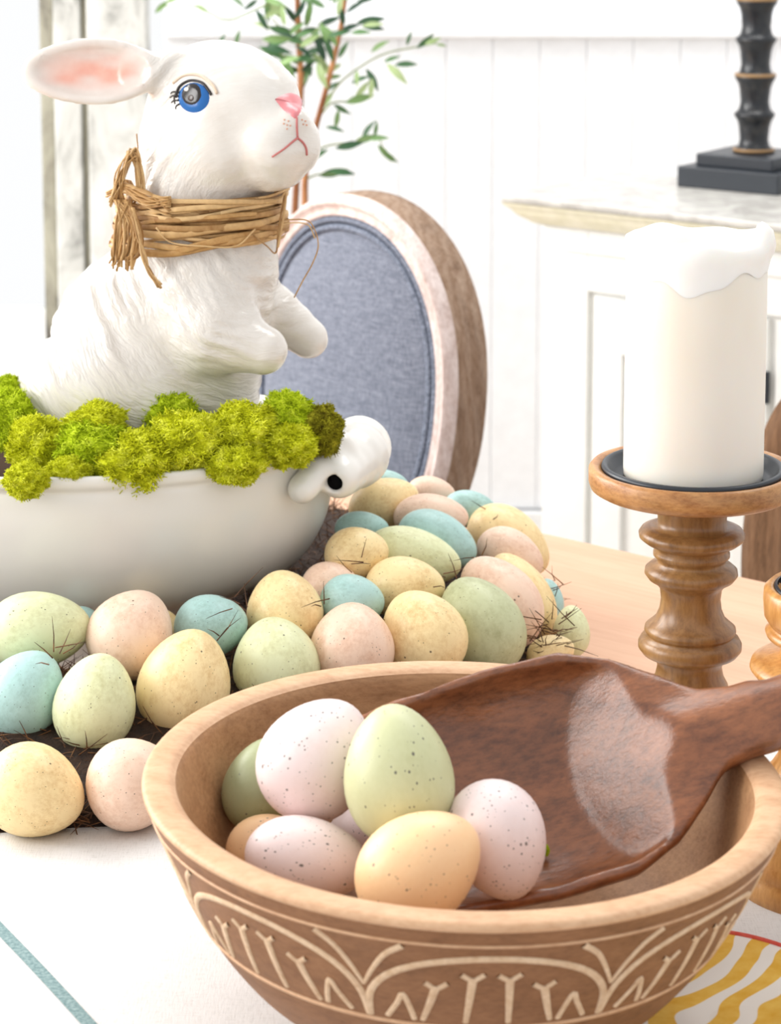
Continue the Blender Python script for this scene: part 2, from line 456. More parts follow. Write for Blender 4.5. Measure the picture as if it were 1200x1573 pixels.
def tube(P, R, sides=6, flat=1.0, up=(0, 0, 1), caps=True):
    """swept tube; R number or list; flat squashes the cross-section along its binormal"""
    P = [Vector(p) for p in P]; n = len(P)
    R = [R] * n if isinstance(R, (int, float)) else R
    V = []; F = []
    nrm = None
    for i in range(n):
        t = (P[min(i + 1, n - 1)] - P[max(i - 1, 0)])
        if t.length < 1e-9: t = Vector((0, 0, 1))
        t.normalize()
        if nrm is None:
            nrm = Vector(up)
            if abs(nrm.dot(t)) > 0.95: nrm = Vector((1, 0, 0))
        nrm = (nrm - t * nrm.dot(t)).normalized()
        b = t.cross(nrm)
        for k in range(sides):
            a = 2 * math.pi * k / sides
            V.append(P[i] + nrm * (R[i] * math.cos(a)) + b * (R[i] * flat * math.sin(a)))
    for i in range(n - 1):
        for k in range(sides):
            k2 = (k + 1) % sides
            F.append((i * sides + k, i * sides + k2, (i + 1) * sides + k2, (i + 1) * sides + k))
    if caps:
        F.append(tuple(range(sides))[::-1]); F.append(tuple((n - 1) * sides + k for k in range(sides)))
    return np.array([v[:] for v in V]), F
def join(parts):
    V = []; F = []; o = 0
    for v, f in parts:
        V.append(np.asarray(v, float)); F += [tuple(i + o for i in ff) for ff in f]; o += len(v)
    return np.concatenate(V), F
def vnoise(P, seed=0):
    """vectorised value noise in 3-D, 0..1"""
    P = np.asarray(P, float); I = np.floor(P).astype(np.int64); f = P - I; f = f * f * (3 - 2 * f)
    def h(ix, iy, iz):
        n = (ix * 374761393 + iy * 668265263 + iz * 2147483647 + seed * 974634777) & 0xffffffff
        n = ((n ^ (n >> 13)) * 1274126177) & 0xffffffff
        return ((n ^ (n >> 16)) & 0xffff) / 65535.0
    r = 0
    for dx in (0, 1):
        for dy in (0, 1):
            for dz in (0, 1):
                w = (f[..., 0] if dx else 1 - f[..., 0]) * (f[..., 1] if dy else 1 - f[..., 1]) * (f[..., 2] if dz else 1 - f[..., 2])
                r = r + w * h(I[..., 0] + dx, I[..., 1] + dy, I[..., 2] + dz)
    return r
def surface_nets(fn, lo, hi, h):
    lo = np.array(lo, float); hi = np.array(hi, float)
    n = np.ceil((hi - lo) / h).astype(int) + 1
    ax = [lo[i] + h * np.arange(n[i]) for i in range(3)]
    G = np.stack(np.meshgrid(*ax, indexing='ij'), -1)
    D = fn(G)
    cnt = np.zeros(n - 1); acc = np.zeros(tuple(n - 1) + (3,))
    S = D < 0
    c0 = np.array([[0, 0, 0], [1, 0, 0], [0, 1, 0], [1, 1, 0], [0, 0, 1], [1, 0, 1], [0, 1, 1], [1, 1, 1]])
    sl = lambda c: tuple(slice(c[i], n[i] - 1 + c[i]) for i in range(3))
    for i in range(8):
        for j in range(i + 1, 8):
            d = c0[j] - c0[i]
            if np.abs(d).sum() != 1: continue
            a = D[sl(c0[i])]; b = D[sl(c0[j])]
            m = (a < 0) != (b < 0)
            t = np.where(m, a / np.where(m, a - b, 1), 0)
            cnt += m
            acc += np.where(m[..., None], c0[i] + t[..., None] * d, 0)
    act = cnt > 0
    idx = -np.ones(n - 1, int); idx[act] = np.arange(act.sum())
    cells = np.argwhere(act)
    V = lo + h * (cells + acc[act] / cnt[act][:, None])
    F = []
    for a in range(3):
        b, c = (a + 1) % 3, (a + 2) % 3
        s0 = [slice(0, n[i]) for i in range(3)]; s1 = list(s0)
        s0[a] = slice(0, n[a] - 1); s1[a] = slice(1, n[a])
        A = S[tuple(s0)]; B = S[tuple(s1)]
        E = np.argwhere(A != B)
        ok = (E[:, b] > 0) & (E[:, b] < n[b] - 1) & (E[:, c] > 0) & (E[:, c] < n[c] - 1)
        E = E[ok]
        inside = A[tuple(E.T)]
        q = []
        for db, dc in ((-1, -1), (0, -1), (0, 0), (-1, 0)):
            e = E.copy(); e[:, b] += db; e[:, c] += dc
            q.append(idx[tuple(e.T)])
        q = np.stack(q, 1)
        q[~inside] = q[~inside][:, ::-1]
        F.append(q)
    return V, np.concatenate(F)
def smooth_mesh(V, F, it=1, lam=0.5):
    E = np.concatenate([F[:, [0, 1]], F[:, [1, 2]], F[:, [2, 3]], F[:, [3, 0]]])
    for _ in range(it):
        A = np.zeros_like(V); C = np.zeros(len(V))
        for k in range(3):
            A[:, k] = np.bincount(E[:, 0], V[E[:, 1], k], len(V)) + np.bincount(E[:, 1], V[E[:, 0], k], len(V))
        C = np.bincount(E[:, 0], minlength=len(V)) + np.bincount(E[:, 1], minlength=len(V))
        V = V + lam * (A / C[:, None] - V)
    return V
def vnormals(V, F):
    N = np.zeros_like(V)
    fn = np.cross(V[F[:, 2]] - V[F[:, 0]], V[F[:, 3]] - V[F[:, 1]])
    for k in range(4): 
        for c in range(3): N[:, c] += np.bincount(F[:, k], fn[:, c], len(V))
    return N / (np.linalg.norm(N, axis=1)[:, None] + 1e-12)
def sd_ell(P, c, r, ax=None):
    q = P - np.array(c)
    if ax is not None: q = q @ np.array(ax, float).T
    r = np.array(r)
    k0 = np.linalg.norm(q / r, axis=-1); k1 = np.linalg.norm(q / (r * r), axis=-1)
    return k0 * (k0 - 1) / np.maximum(k1, 1e-9)
def sd_cap(P, a, b, ra, rb):
    a = np.array(a); b = np.array(b); ab = b - a
    t = np.clip(((P - a) @ ab) / (ab @ ab), 0, 1)
    return np.linalg.norm(P - (a + t[..., None] * ab), axis=-1) - (ra + (rb - ra) * t)
def smin(a, b, k):
    h = np.clip(0.5 + 0.5 * (b - a) / k, 0, 1)
    return b + (a - b) * h - k * h * (1 - h)
def smax(a, b, k): return -smin(-a, -b, k)

# ================================================================== THE SETTING
def build_room():
    V, F = box(-3, 3.2, 0.2, 6, -0.02, 0)
    put('floor', mesh('floor', V, F, 'wood_floor', False), kind='structure')
    WY = 4.7
    wl = -0.455                          # the wall begins right of the window trim
    wall = bpy.data.objects.new('wall_back', mesh('wall_back', *box(wl, 3.2, WY + 0.02, WY + 0.12, 0, 2.6), 'paint_wall', False))
    wall['kind'] = 'structure'; link(wall)
    rz = on_y(900, 42, WY).z
    pw = 0.0945
    pm = mesh('plank', *bevbox(-pw / 2 + 0.0003, pw / 2 - 0.0003, 0.012, 0.024, 0.12, rz - 0.02, 0.0025), 'paint_wall', False)
    k = 0; x = wl + pw / 2
    while x < 1.5:
        put('plank', pm, wall, (x, WY, 0)); x += pw; k += 1
    put('rail', mesh('rail', *bevbox(wl, 3.2, WY - 0.012, WY + 0.02, rz - 0.022, rz + 0.022, 0.006), 'paint_wall', False), wall)
    put('baseboard_back', mesh('baseboard_back', *bevbox(wl, 3.2, WY - 0.016, WY + 0.004, 0, 0.12, 0.004), 'paint_white', False), kind='structure')
    # distressed trim beside the window
    TY = 4.2
    def tx(px): return on_y(px, 200, TY).x
    tr = bpy.data.objects.new('trim_1', None); tr.location = (tx(145), TY, 0); tr['kind'] = 'structure'
    tr['label'] = 'tall distressed white window casing with chipped paint'
    link(tr)
    for nm, a, b, y0, mt in (('edge_strip', 62, 84, 0.01, 'paint_edge'), ('board', 84, 126, 0.0, 'paint_distressed'), ('groove_strip', 126, 136, 0.012, 'paint_edge'), ('board', 136, 228, -0.006, 'paint_distressed')):
        V, F = bevbox(tx(a), tx(b), TY + y0, TY + 0.06, 0.02, 2.5, 0.004)
        wpart(nm, V, F, mt, tr, False)
    # window left of the casing: jamb, sill, glass
    wn = bpy.data.objects.new('window_1', None); wn.location = (tx(-150), TY, 0); wn['kind'] = 'structure'; link(wn)
    xr = tx(62)
    wpart('window_frame', *join([bevbox(xr - 1.0, xr, TY + 0.05, TY + 0.1, 0.55, 0.63), bevbox(xr - 1.0, xr, TY + 0.05, TY + 0.1, 2.2, 2.28), bevbox(xr - 1.0, xr - 0.94, TY + 0.05, TY + 0.1, 0.63, 2.2)]), 'paint_white', wn, False)
    wpart('pane', *box(xr - 0.94, xr, TY + 0.07, TY + 0.074, 0.63, 2.2), 'window_glass', wn, False)
    wpart('window_sill', *bevbox(xr - 1.05, xr, TY - 0.03, TY + 0.05, 0.5, 0.55), 'paint_white', wn, False)
    put('wall_left', mesh('wall_left', *box(xr - 1.0, xr + 0.02, TY + 0.04, TY + 0.12, 0, 0.5), 'paint_wall', False), kind='structure')
build_room()

# ------------------------------------------------------------------ table (turned 39 degrees to the camera)
TA = math.radians(-39)
TD = np.array([math.cos(TA), math.sin(TA)]); TN = np.array([-math.sin(TA), math.cos(TA)])
E0 = np.array([0.155, 2.38])
def tpt(u, v): return E0 + TD * u + TN * v          # v <= 0 is on the table
def build_table():
    c = tpt(-0.35, -0.59)
    t = thing('dining_table', 'large pale wood dining table under the runner and the egg wreath', 'table', (c[0], c[1], 0), rotz=TA)
    L, W = 1.15, 0.59
    put('tabletop', mesh('tabletop', *bevbox(-L, L, -W, W, TABLE - 0.035, TABLE, 0.006), 'wood_table', False), t)
    for sx in (-1, 1):
        for sy in (-1, 1):
            V, F = lathe(smooth_prof([(0.02, 0), (0.026, 0.1), (0.03, 0.4), (0.04, 0.55), (0.03, 0.6), (0.042, 0.64), (0.042, TABLE - 0.036)], 4), 20, sx * (L - 0.12), sy * (W - 0.12), True, True)
            put('leg', mesh('leg', V, F, 'wood_table'), t)
    ap = join([box(-L + 0.1, L - 0.1, s * (W - 0.11) - 0.01, s * (W - 0.11) + 0.01, TABLE - 0.12, TABLE - 0.035) for s in (-1, 1)] + [box(s * (L - 0.11) - 0.01, s * (L - 0.11) + 0.01, -W + 0.11, W - 0.11, TABLE - 0.12, TABLE - 0.035) for s in (-1, 1)])
    put('apron', mesh('apron', *ap, 'wood_table', False), t)
build_table()

# ------------------------------------------------------------------ sideboard with lamp
SA = math.radians(-38)
SZ = 0.92
def build_sideboard():
    c0 = on_z(770, 299, SZ - TABLE)
    t = thing('sideboard', 'white painted sideboard with a pale moulded top against the back wall', 'sideboard', (c0.x, c0.y, 0), rotz=SA)
    # local: x along the front to the right, y to the back, origin at the top's front left corner
    L, D = 1.25, 0.36
    def slab(o, z0, z1, b=0.003): return bevbox(o, L - o, o, D, z0, z1, b)
    put('top', mesh('top', *slab(0, SZ - 0.012, SZ), 'sideboard_top', False), t)
    m = t
    prof = [(0.0, -0.012), (0.004, -0.018), (0.012, -0.024), (0.016, -0.03), (0.02, -0.034), (0.036, -0.046), (0.046, -0.05)]
    V = []; F = []
    for o, z in prof:
        V += [(o, D, SZ + z), (o, o, SZ + z), (L - o, o, SZ + z), (L - o, D, SZ + z)]
    for i in range(len(prof) - 1):
        for k in range(3):
            F.append((i * 4 + k, (i + 1) * 4 + k, (i + 1) * 4 + k + 1, i * 4 + k + 1))
    put('moulding', mesh('moulding', V, F, 'cream_paint', False), t)
    b = 0.05
    put('body', mesh('body', *bevbox(b, L - b, b + 0.012, D, 0.08, SZ - 0.047, 0.003), 'paint_sideboard', False), t)
    # face frame
    zf1 = SZ - 0.05
    fr = []
    dx0 = 0.135
    fr.append(bevbox(b, dx0, b, b + 0.014, 0.08, zf1, 0.002))
    fr.append(bevbox(dx0, L - b, b, b + 0.014, SZ - 0.15, zf1, 0.002))
    fr.append(bevbox(dx0, L - b, b, b + 0.014, 0.08, 0.14, 0.002))
    fr.append(bevbox(L - b - 0.08, L - b, b, b + 0.014, 0.14, SZ - 0.15, 0.002))
    put('face_frame', mesh('face_frame', *join(fr), 'paint_sideboard', False), t)
    put('frieze_bead', mesh('frieze_bead', *bevbox(b + 0.04, L - b, b - 0.006, b + 0.002, SZ - 0.088, SZ - 0.082, 0.002), 'paint_sideboard', False), t)
    nx = 3; x0 = dx0; dw = (L - b - 0.08 - dx0) / nx
    for i in range(nx):
        a = x0 + i * dw + 0.011; e = x0 + (i + 1) * dw - 0.003
        z0, z1 = 0.146, SZ - 0.156; s = 0.055
        dr = put('door', mesh('door', *join([bevbox(a, a + s, b + 0.001, b + 0.014, z0, z1, 0.002), bevbox(e - s, e, b + 0.001, b + 0.014, z0, z1, 0.002), bevbox(a + s, e - s, b + 0.001, b + 0.014, z1 - 0.09, z1, 0.002), bevbox(a + s, e - s, b + 0.001, b + 0.014, z0, z0 + 0.09, 0.002)]), 'paint_sideboard', False), t)
        put('panel', mesh('panel', *bevbox(a + s, e - s, b + 0.014, b + 0.02, z0 + 0.09, z1 - 0.09, 0.002), 'paint_sideboard', False), dr)
        put('hinge', mesh('hinge', *bevbox(e - 0.004, e + 0.005, b - 0.003, b + 0.003, z1 - 0.13, z1 - 0.08, 0.001), 'black_metal', False), dr)
    for x in (b + 0.01, L - b - 0.06):
        for y in (b + 0.02, D - 0.06):
            put('foot', mesh('foot', *bevbox(x, x + 0.05, y, y + 0.05, 0, 0.082, 0.004), 'paint_sideboard', False), t)
    # lamp
    P = on_z(1157, 284, SZ - TABLE)
    lp = thing('lamp_base', 'black turned bobbin column on a stepped square base, standing on the sideboard', 'lamp', (P.x, P.y, SZ), rotz=SA + math.radians(2))
    s = mpp(P)
    w1 = 0.092; w2 = 0.070
    put('plinth', mesh('plinth', *bevbox(-w1, w1, -w1, w1, 0, 32 * s, 0.002), 'black_metal', False), lp)
    put('plinth_step', mesh('plinth_step', *bevbox(-w2, w2, -w2, w2, 32 * s, 51 * s, 0.002), 'black_metal', False), lp)
    z = 51 * s; prof = [(31 * s, z), (32 * s, z + 4 * s)]
    period = 57.5 * s
    for k in range(8):
        zb = z + 6 * s + k * period
        prof += [(24 * s, zb + 4 * s), (22 * s, zb + 14 * s), (24 * s, zb + 34 * s), (26 * s, zb + 42 * s), (31 * s, zb + 50 * s), (31.5 * s, zb + 54 * s), (27 * s, zb + 57 * s)]
    put('column', mesh('column', *lathe(prof, 40, 0, 0, True, True), 'black_rubbed'), lp)
    for k in (0, 2, 4, 6):
        zb = z + 5 * s + k * period
        put('ring', mesh('ring', *lathe([(26 * s, zb - 4 * s), (31.8 * s, zb - 3 * s), (32.4 * s, zb - 1 * s), (31.5 * s, zb + 1 * s), (26 * s, zb + 1.5 * s)], 40), 'gold_rubbed'), lp)
build_sideboard()

# ------------------------------------------------------------------ chairs
def build_chair(label, ctr, yaw, a, hgt, zc, fw, mats, nexp=2.2):
    """oval-backed chair; ctr = (x, y) of the back's middle, yaw = turn of the facing direction"""
    wf, wp, ws = mats
    t = thing('dining_chair', label, 'chair', (ctr[0], ctr[1], 0), rotz=yaw, group=None)
    # local: x right (seen from the front), -y is the facing direction, back leans to +y
    N = 96
    def oval(sa, sh, k):
        th = 2 * math.pi * k / N
        c, s = math.cos(th), math.sin(th)
        x = sa * math.copysign(abs(c) ** (2 / nexp), c); z = sh * math.copysign(abs(s) ** (2 / nexp), s)
        return x, z
    lean = 0.10
    def pos(x, z, y): return (x, y + lean * z + 0.35 * x * x, zc + z)
    # moulded frame profile: (inset from the outer edge, depth)
    D = 0.062
    fprof = [(0.004, D), (0, D - 0.006), (0, 0.010), (0.006, 0.0), (fw * 0.3, -0.006), (fw * 0.45, -0.004), (fw * 0.55, 0.001), (fw * 0.75, 0.003), (fw * 0.9, -0.001), (fw, 0.004), (fw, D - 0.01), (fw - 0.006, D)]
    def ring(prof, smo=True):
        V = []; F = []; m = len(prof)
        for k in range(N):
            for ins, y in prof:
                x, z = oval(a - ins, hgt - ins, k); V.append(pos(x, z, y))
        for k in range(N):
            for i in range(m):
                F.append((k * m + i, k * m + (i + 1) % m, ((k + 1) % N) * m + (i + 1) % m, ((k + 1) % N) * m + i))
        return V, F
    V, F = ring(fprof)
    midx = []
    m = len(fprof)
    for k in range(N):
        for i in range(m): midx.append(1 if 2 <= i <= 8 else 0)  # front faces get the second wood, which imitates light on the linen chair
    put('back_frame', mesh('back_frame', V, F, [wf, wp], True, midx), t)
    # double piping and upholstered pad
    for ins in (fw + 0.004, fw + 0.014):
        pr = [(ins + 0.0045 * math.cos(q), 0.006 + 0.0045 * math.sin(q)) for q in np.linspace(0, 2 * math.pi, 8, endpoint=False)]
        put('piping', mesh('piping', *ring(pr), 'piping_blue'), t)
    for side, y0, sg, mt in (('upholstery', 0.012, -1, 'linen_blue'), ('upholstery', D - 0.012, 1, 'linen_blue')):
        V = []; F = []; R = 10
        for i in range(R + 1):
            q = i / R
            for k in range(N):
                x, z = oval((a - fw - 0.002) * q, (hgt - fw - 0.002) * q, k)
                V.append(pos(x, z, y0 + sg * 0.022 * (1 - q ** 3)))
        for i in range(R):
            for k in range(N):
                F.append((i * N + k, i * N + (k + 1) % N, (i + 1) * N + (k + 1) % N, (i + 1) * N + k))
        put(side, mesh(side, V, F, mt), t)
    # seat, supports, legs
    sz = 0.47
    for s in (-1, 1):
        put('back_post', mesh('back_post', *tube([(s * a * 0.55, -0.01, sz - 0.06), (s * a * 0.55, -0.012, sz + 0.02), (s * a * 0.5, 0.02 + lean * (-hgt), zc - hgt * 0.86)], 0.018, 10), wf), t)
    V, F = bevbox(-0.24, 0.24, -0.46, 0.02, sz - 0.08, sz - 0.03, 0.012); put('seat_rail', mesh('seat_rail', V, F, wf), t)
    V, F = bevbox(-0.225, 0.225, -0.445, 0.0, sz - 0.035, sz + 0.03, 0.028, 4); put('seat', mesh('seat', V, F, 'linen_blue'), t)
    for x in (-0.2, 0.2):
        for y in (-0.42, -0.01):
            put('leg', mesh('leg', *lathe(smooth_prof([(0.012, 0), (0.014, 0.06), (0.022, 0.3), (0.026, 0.35), (0.02, 0.365), (0.027, 0.39)], 4), 16, x, y, True, True), wf), t)
    return t
build_chair('oval-backed chair in blue-grey linen with weathered wood frame behind the bunny', (on_y(511, 560, 2.92).x, 2.92), math.radians(-50), 0.210, 0.246, 0.788, 0.028, ('wood_chair', 'wood_chair_lit', 'wood_chair'))
build_chair('brown wooden chair back just showing at the right edge behind the tall candle', (0.50, 2.42), math.radians(-62), 0.235, 0.225, 0.70, 0.105, ('wood_chair_dark', 'wood_chair_dark', 'wood_chair_dark'))

# ------------------------------------------------------------------ olive tree
def build_tree():
    Y = 3.55
    b = on_y(462, 330, Y)
    t = thing('olive_tree', 'slender potted olive tree with narrow green leaves behind the bunny', 'tree', (b.x + 0.01, Y, 0))
    W = lambda px, py, dy=0: on_y(px, py, Y + dy)
    s = mpp(b)
    base = Vector((b.x + 0.01, Y, 0.30))
    wpart('pot', *lathe(smooth_prof([(0.10, 0), (0.11, 0.02), (0.145, 0.28), (0.155, 0.3), (0.15, 0.315), (0.135, 0.31), (0.13, 0.26)], 4), 40, base.x, base.y, close_bot=True), 'pot_grey', t)
    wpart('soil', *lathe([(0.002, 0.285), (0.13, 0.28)], 40, base.x, base.y), 'soil', t)
    def stem(pts, r0, r1, mt='stem_brown', name='stem'):
        P = spline(pts, 5); R = [r0 + (r1 - r0) * i / (len(P) - 1) for i in range(len(P))]
        wpart(name, *tube(P, R, 8), mt, t)
    stem([base, W(470, 420), W(469, 270), W(480, 215, -0.02), W(503, 130, -0.02), W(520, 60), W(530, 0), W(540, -90)], 5.5 * s, 3 * s)
    stem([base + Vector((-0.02, 0.01, 0)), W(452, 420, 0.03), W(456, 270, 0.03), W(462, 130, 0.03), W(459, 60, 0.03), W(457, 0, 0.03), W(455, -90, 0.03)], 5.5 * s, 4 * s)
    tw = lambda pts: stem(pts, 1.6 * s, 0.8 * s, 'stem_green', 'twig')
    tw([W(490, 180), W(510, 158), W(540, 155), W(558, 140), W(570, 120)])
    tw([W(505, 150), W(530, 120), W(585, 85), W(640, 72), W(672, 66)])
    tw([W(470, 245), W(500, 225), W(545, 218), W(580, 212), W(592, 240)])
    tw([W(459, 60, 0.03), W(440, 50), W(420, 30), W(415, 5)])
    tw([W(459, 80, 0.03), W(480, 60), W(500, 55), W(515, 45)])
    tw([W(459, 100, 0.03), W(435, 85), W(415, 72)])
    tw([W(470, 275), W(490, 268), W(525, 268)])
    tw([W(415, 5), W(350, 30, 0.1), W(300, 10, 0.1), W(250, 10, 0.1)])
    # one leaf mesh, shared
    V = []; F = []; n = 7
    for i in range(n + 1):
        q = i / n; w = 0.13 * math.sin(math.pi * q ** 0.85) + 0.004; z = 0.10 * math.sin(math.pi * q)
        V += [(q, -w, z + 0.05 * w), (q, 0, z - 0.02), (q, w, z + 0.05 * w)]
    for i in range(n):
        F += [(i * 3, (i + 1) * 3, (i + 1) * 3 + 1, i * 3 + 1), (i * 3 + 1, (i + 1) * 3 + 1, (i + 1) * 3 + 2, i * 3 + 2)]
    lm = mesh('leaf', V, F, 'leaf_green')
    leaves = [(430, 28, 120, 45), (440, 8, -150, 40), (415, 12, 95, 42), (452, 30, 60, 34), (470, 42, 80, 40), (480, 20, 100, 36), (500, 12, 150, 34), (548, 35, 8, 44), (555, 40, -8, 36), (512, 6, 60, 30), (548, 3, 10, 26),
              (402, 60, 0, 46), (405, 73, -12, 44), (430, 82, -60, 46), (443, 98, -80, 38), (445, 62, 20, 40), (460, 72, 30, 38), (478, 62, 0, 42), (488, 40, 20, 38), (498, 58, -70, 40), (462, 88, 200, 40), (470, 68, 160, 42), (478, 80, -50, 48), (488, 95, -70, 44), (462, 110, 40, 30), (452, 128, -100, 34), (466, 130, 60, 30), (505, 55, 10, 34), (500, 75, 190, 36), (518, 72, 120, 38), (528, 40, 100, 34),
              (556, 40, 5, 34), (570, 80, 30, 34), (590, 95, 18, 26), (640, 74, 40, 34), (652, 68, 20, 28), (606, 100, 2, 36), (594, 98, -45, 44), (625, 70, 70, 22), (670, 68, -10, 16), (548, 108, -88, 26), (562, 105, -62, 40), (572, 120, -95, 32), (530, 158, 15, 46), (512, 160, -30, 30), (545, 150, 50, 34), (498, 165, 60, 30), (500, 195, -15, 30), (520, 168, -100, 30),
              (515, 228, 12, 44), (545, 218, 15, 40), (556, 216, 55, 38), (565, 215, 5, 34), (580, 222, -50, 34), (575, 210, 80, 24), (590, 232, -40, 28), (490, 270, 12, 46), (505, 262, -8, 40), (478, 245, 30, 30), (455, 140, 130, 26), (500, 140, 30, 28), (520, 90, 60, 30), (532, 20, 30, 34), (520, 50, 20, 36), (462, 5, 30, 40), (405, 0, -20, 40), (418, 45, 160, 30),
              (238, 20, 40, 30), (255, 5, 25, 26), (268, 0, 30, 26), (335, 72, 60, 22), (362, 70, 75, 24), (355, -5, -40, 26), (300, 8, -30, 26),
              (500, 120, 10, 26), (540, 128, 20, 30), (478, 118, 100, 30), (448, 48, 170, 36), (438, 40, 100, 34)]
    rr = random.Random(3)
    leaves += [(rr.gauss(465, 36), rr.uniform(-10, 110), rr.uniform(0, 360), rr.uniform(26, 44)) for _ in range(26)]
    for px, py, ang, L in leaves:
        P = W(px, py, rr.uniform(-0.06, 0.06)); a = math.radians(ang)
        X = (RT * math.cos(a) + UP * math.sin(a) + FW * rr.uniform(-0.4, 0.4)).normalized()
        Z = (-FW + RT * rr.uniform(-0.5, 0.5) + UP * rr.uniform(-0.2, 0.7)); Z = (Z - X * Z.dot(X)).normalized()
        Yv = Z.cross(X)
        o = bpy.data.objects.new('leaf', lm); o.parent = t
        M = Matrix((X, Yv, Z)).transposed().to_4x4() @ Matrix.Scale(L * mpp(P) * 1.05, 4)
        M.translation = P - Vector(t.location)
        o.matrix_local = M; link(o)
build_tree()

# ================================================================== ON THE TABLE
# ------------------------------------------------------------------ runner and napkin
def build_cloths():
    a = math.radians(19)
    u = Vector((math.cos(a), math.sin(a), 0)); v = Vector((math.sin(a), -math.cos(a), 0))
    o0 = on_z(0, 1286, 0.0)
    org = o0 - u * 0.22
    def P(s, r, z):
        p = org + u * s + v * r; return (p.x, p.y, TABLE + z)
    def zf(s, r): return 0.0022 + 0.0009 * math.sin(s * 23 + r * 9) * math.sin(r * 17 - s * 6)
    def sheet(s0, s1, r0, r1, n, m, lift=0.0):
        V = []; F = []
        for lay in (1, 0):
            for i in range(n + 1):
                for j in range(m + 1):
                    s = s0 + (s1 - s0) * i / n; r = r0 + (r1 - r0) * j / m
                    V.append(P(s, r, (zf(s, r) + lift) if lay else 0.0003 + (lift if lift else 0)))
        M = (n + 1) * (m + 1)
        idx = lambda i, j, l: l * M + i * (m + 1) + j
        for i in range(n):
            for j in range(m):
                F.append((idx(i, j, 0), idx(i, j + 1, 0), idx(i + 1, j + 1, 0), idx(i + 1, j, 0)))
        for i in range(n):
            for j in (0, m):
                F.append((idx(i, j, 0), idx(i + 1, j, 0), idx(i + 1, j, 1), idx(i, j, 1)))
        for j in range(m):
            for i in (0, n):
                F.append((idx(i, j, 0), idx(i, j + 1, 0), idx(i, j + 1, 1), idx(i, j, 1)))
        return np.array(V), F
    rt = thing('table_runner', 'off-white linen runner with a thin teal stripe spread under the carved bowl', 'runner', o0)
    wpart('cloth', *sheet(0, 0.95, 0, 0.60, 60, 44), 'linen_white', rt)
    # teal stripe: passes through the photographed points
    A = on_z(0, 1432, 0); B = on_z(132, 1573, 0)
    d = (B - A).normalized(); nn = Vector((-d.y, d.x, 0))
    w = 0.0042
    V = []; F = []
    n = 40
    for i in range(n + 1):
        p = A - d * 0.12 + d * (0.42 * i / n)
        for sgn in (-1, 1):
            q = p + nn * (w * sgn)
            rel = q - org; V.append((q.x, q.y, TABLE + zf(rel.dot(u), rel.dot(v)) + 0.0006))
    for i in range(n): F.append((2 * i, 2 * i + 1, 2 * i + 3, 2 * i + 2))
    wpart('stripe', V, F, 'stripe_teal', rt)
    # napkin
    c1 = on_z(1112, 1452, 0); c2 = on_z(1012, 1550, 0)
    e1 = (c2 - c1); e1.z = 0; L1 = 0.26; e1.normalize()
    e2 = Vector((-e1.y, e1.x, 0)); 
    if e2.x < 0: e2 = -e2
    c1 = c1 + Vector((-0.002, 0.0, 0))
    nt = thing('napkin', 'yellow and white wavy striped napkin with red edge at lower right', 'napkin', (c1 + e1 * 0.1 + e2 * 0.1))
    n = 60; V = []; F = []; UVs = []
    def nz(s, r): return 0.006 + 0.0035 * math.sin(r * 46 + 9 * s + 1.2) + 0.0022 * math.sin(s * 60 - r * 21)
    rim = [[], []]
    for lay in (1, 0):
        for i in range(n + 1):
            for j in range(n + 1):
                s = L1 * i / n; r = 0.24 * j / n
                p = c1 + e1 * s + e2 * r + e2 * (0.006 * math.sin(s * 40) ) + e1 * (0.008 * math.sin(r * 38 + 2.6))
                V.append((p.x, p.y, TABLE + (nz(s, r) + 0.0015 if lay else max(0.0032, nz(s, r) - 0.001)))); UVs.append((s / L1, r / 0.24))
                if lay and j == 0: rim[0].append(V[-1])
                if lay and i == 0: rim[1].append(V[-1])
    M = (n + 1) ** 2
    for l in (0, 1):
        for i in range(n):
            for j in range(n):
                q = (l * M + i * (n + 1) + j, l * M + i * (n + 1) + j + 1, l * M + (i + 1) * (n + 1) + j + 1, l * M + (i + 1) * (n + 1) + j)
                F.append(q if l else q[::-1])
    o = wpart('cloth', V, F, 'napkin_print', nt)
    uvl = o.data.uv_layers.new(name='UVMap')
    li = np.zeros(len(o.data.loops), int); o.data.loops.foreach_get('vertex_index', li)
    uvl.data.foreach_set('uv', np.array(UVs)[li].ravel())
    for e in rim:
        wpart('hem', *tube(e, 0.0022, 6, 0.7), 'napkin_red', nt)
build_cloths()

# ------------------------------------------------------------------ eggs
def egg_mesh(mat):
    n, m = 28, 20; V = []; F = []
    for i in range(m + 1):
        th = math.pi * i / m
        x = math.cos(th); r = math.sin(th) * (1 - 0.13 * x - 0.02 * math.cos(2 * th))
        for k in range(n):
            a = 2 * math.pi * k / n
            V.append((x, r * math.cos(a), r * math.sin(a)))
    for i in range(m):
        for k in range(n):
            F.append((i * n + k, (i + 1) * n + k, (i + 1) * n + (k + 1) % n, i * n + (k + 1) % n))
    return mesh('egg', V, F, mat)
EGGM = {}
def egg(px, py, z, a, b, ang, mat, label, group, tilt=0.0):
    if mat not in EGGM: EGGM[mat] = egg_mesh(mat)
    P = on_z(px, py, z); s = mpp(P); t = math.radians(ang); tl = math.radians(tilt)
    d = (P - CAM).normalized()
    r = (RT - d * RT.dot(d)).normalized(); u = r.cross(d)
    X = (r * math.cos(t) + u * math.sin(t)) * math.cos(tl) - d * math.sin(tl)
    Yv = d.cross(X).normalized(); Z = X.cross(Yv)
    o = bpy.data.objects.new('egg', EGGM[mat])
    M = Matrix((X, Yv, Z)).transposed().to_4x4() @ Matrix.Diagonal((a * s, b * s, b * s, 1))
    M.translation = P
    o.matrix_world = M
    o['label'] = label; o['category'] = 'egg'; o['group'] = group
    link(o); return P
WG = 'speckled eggs of the wreath'
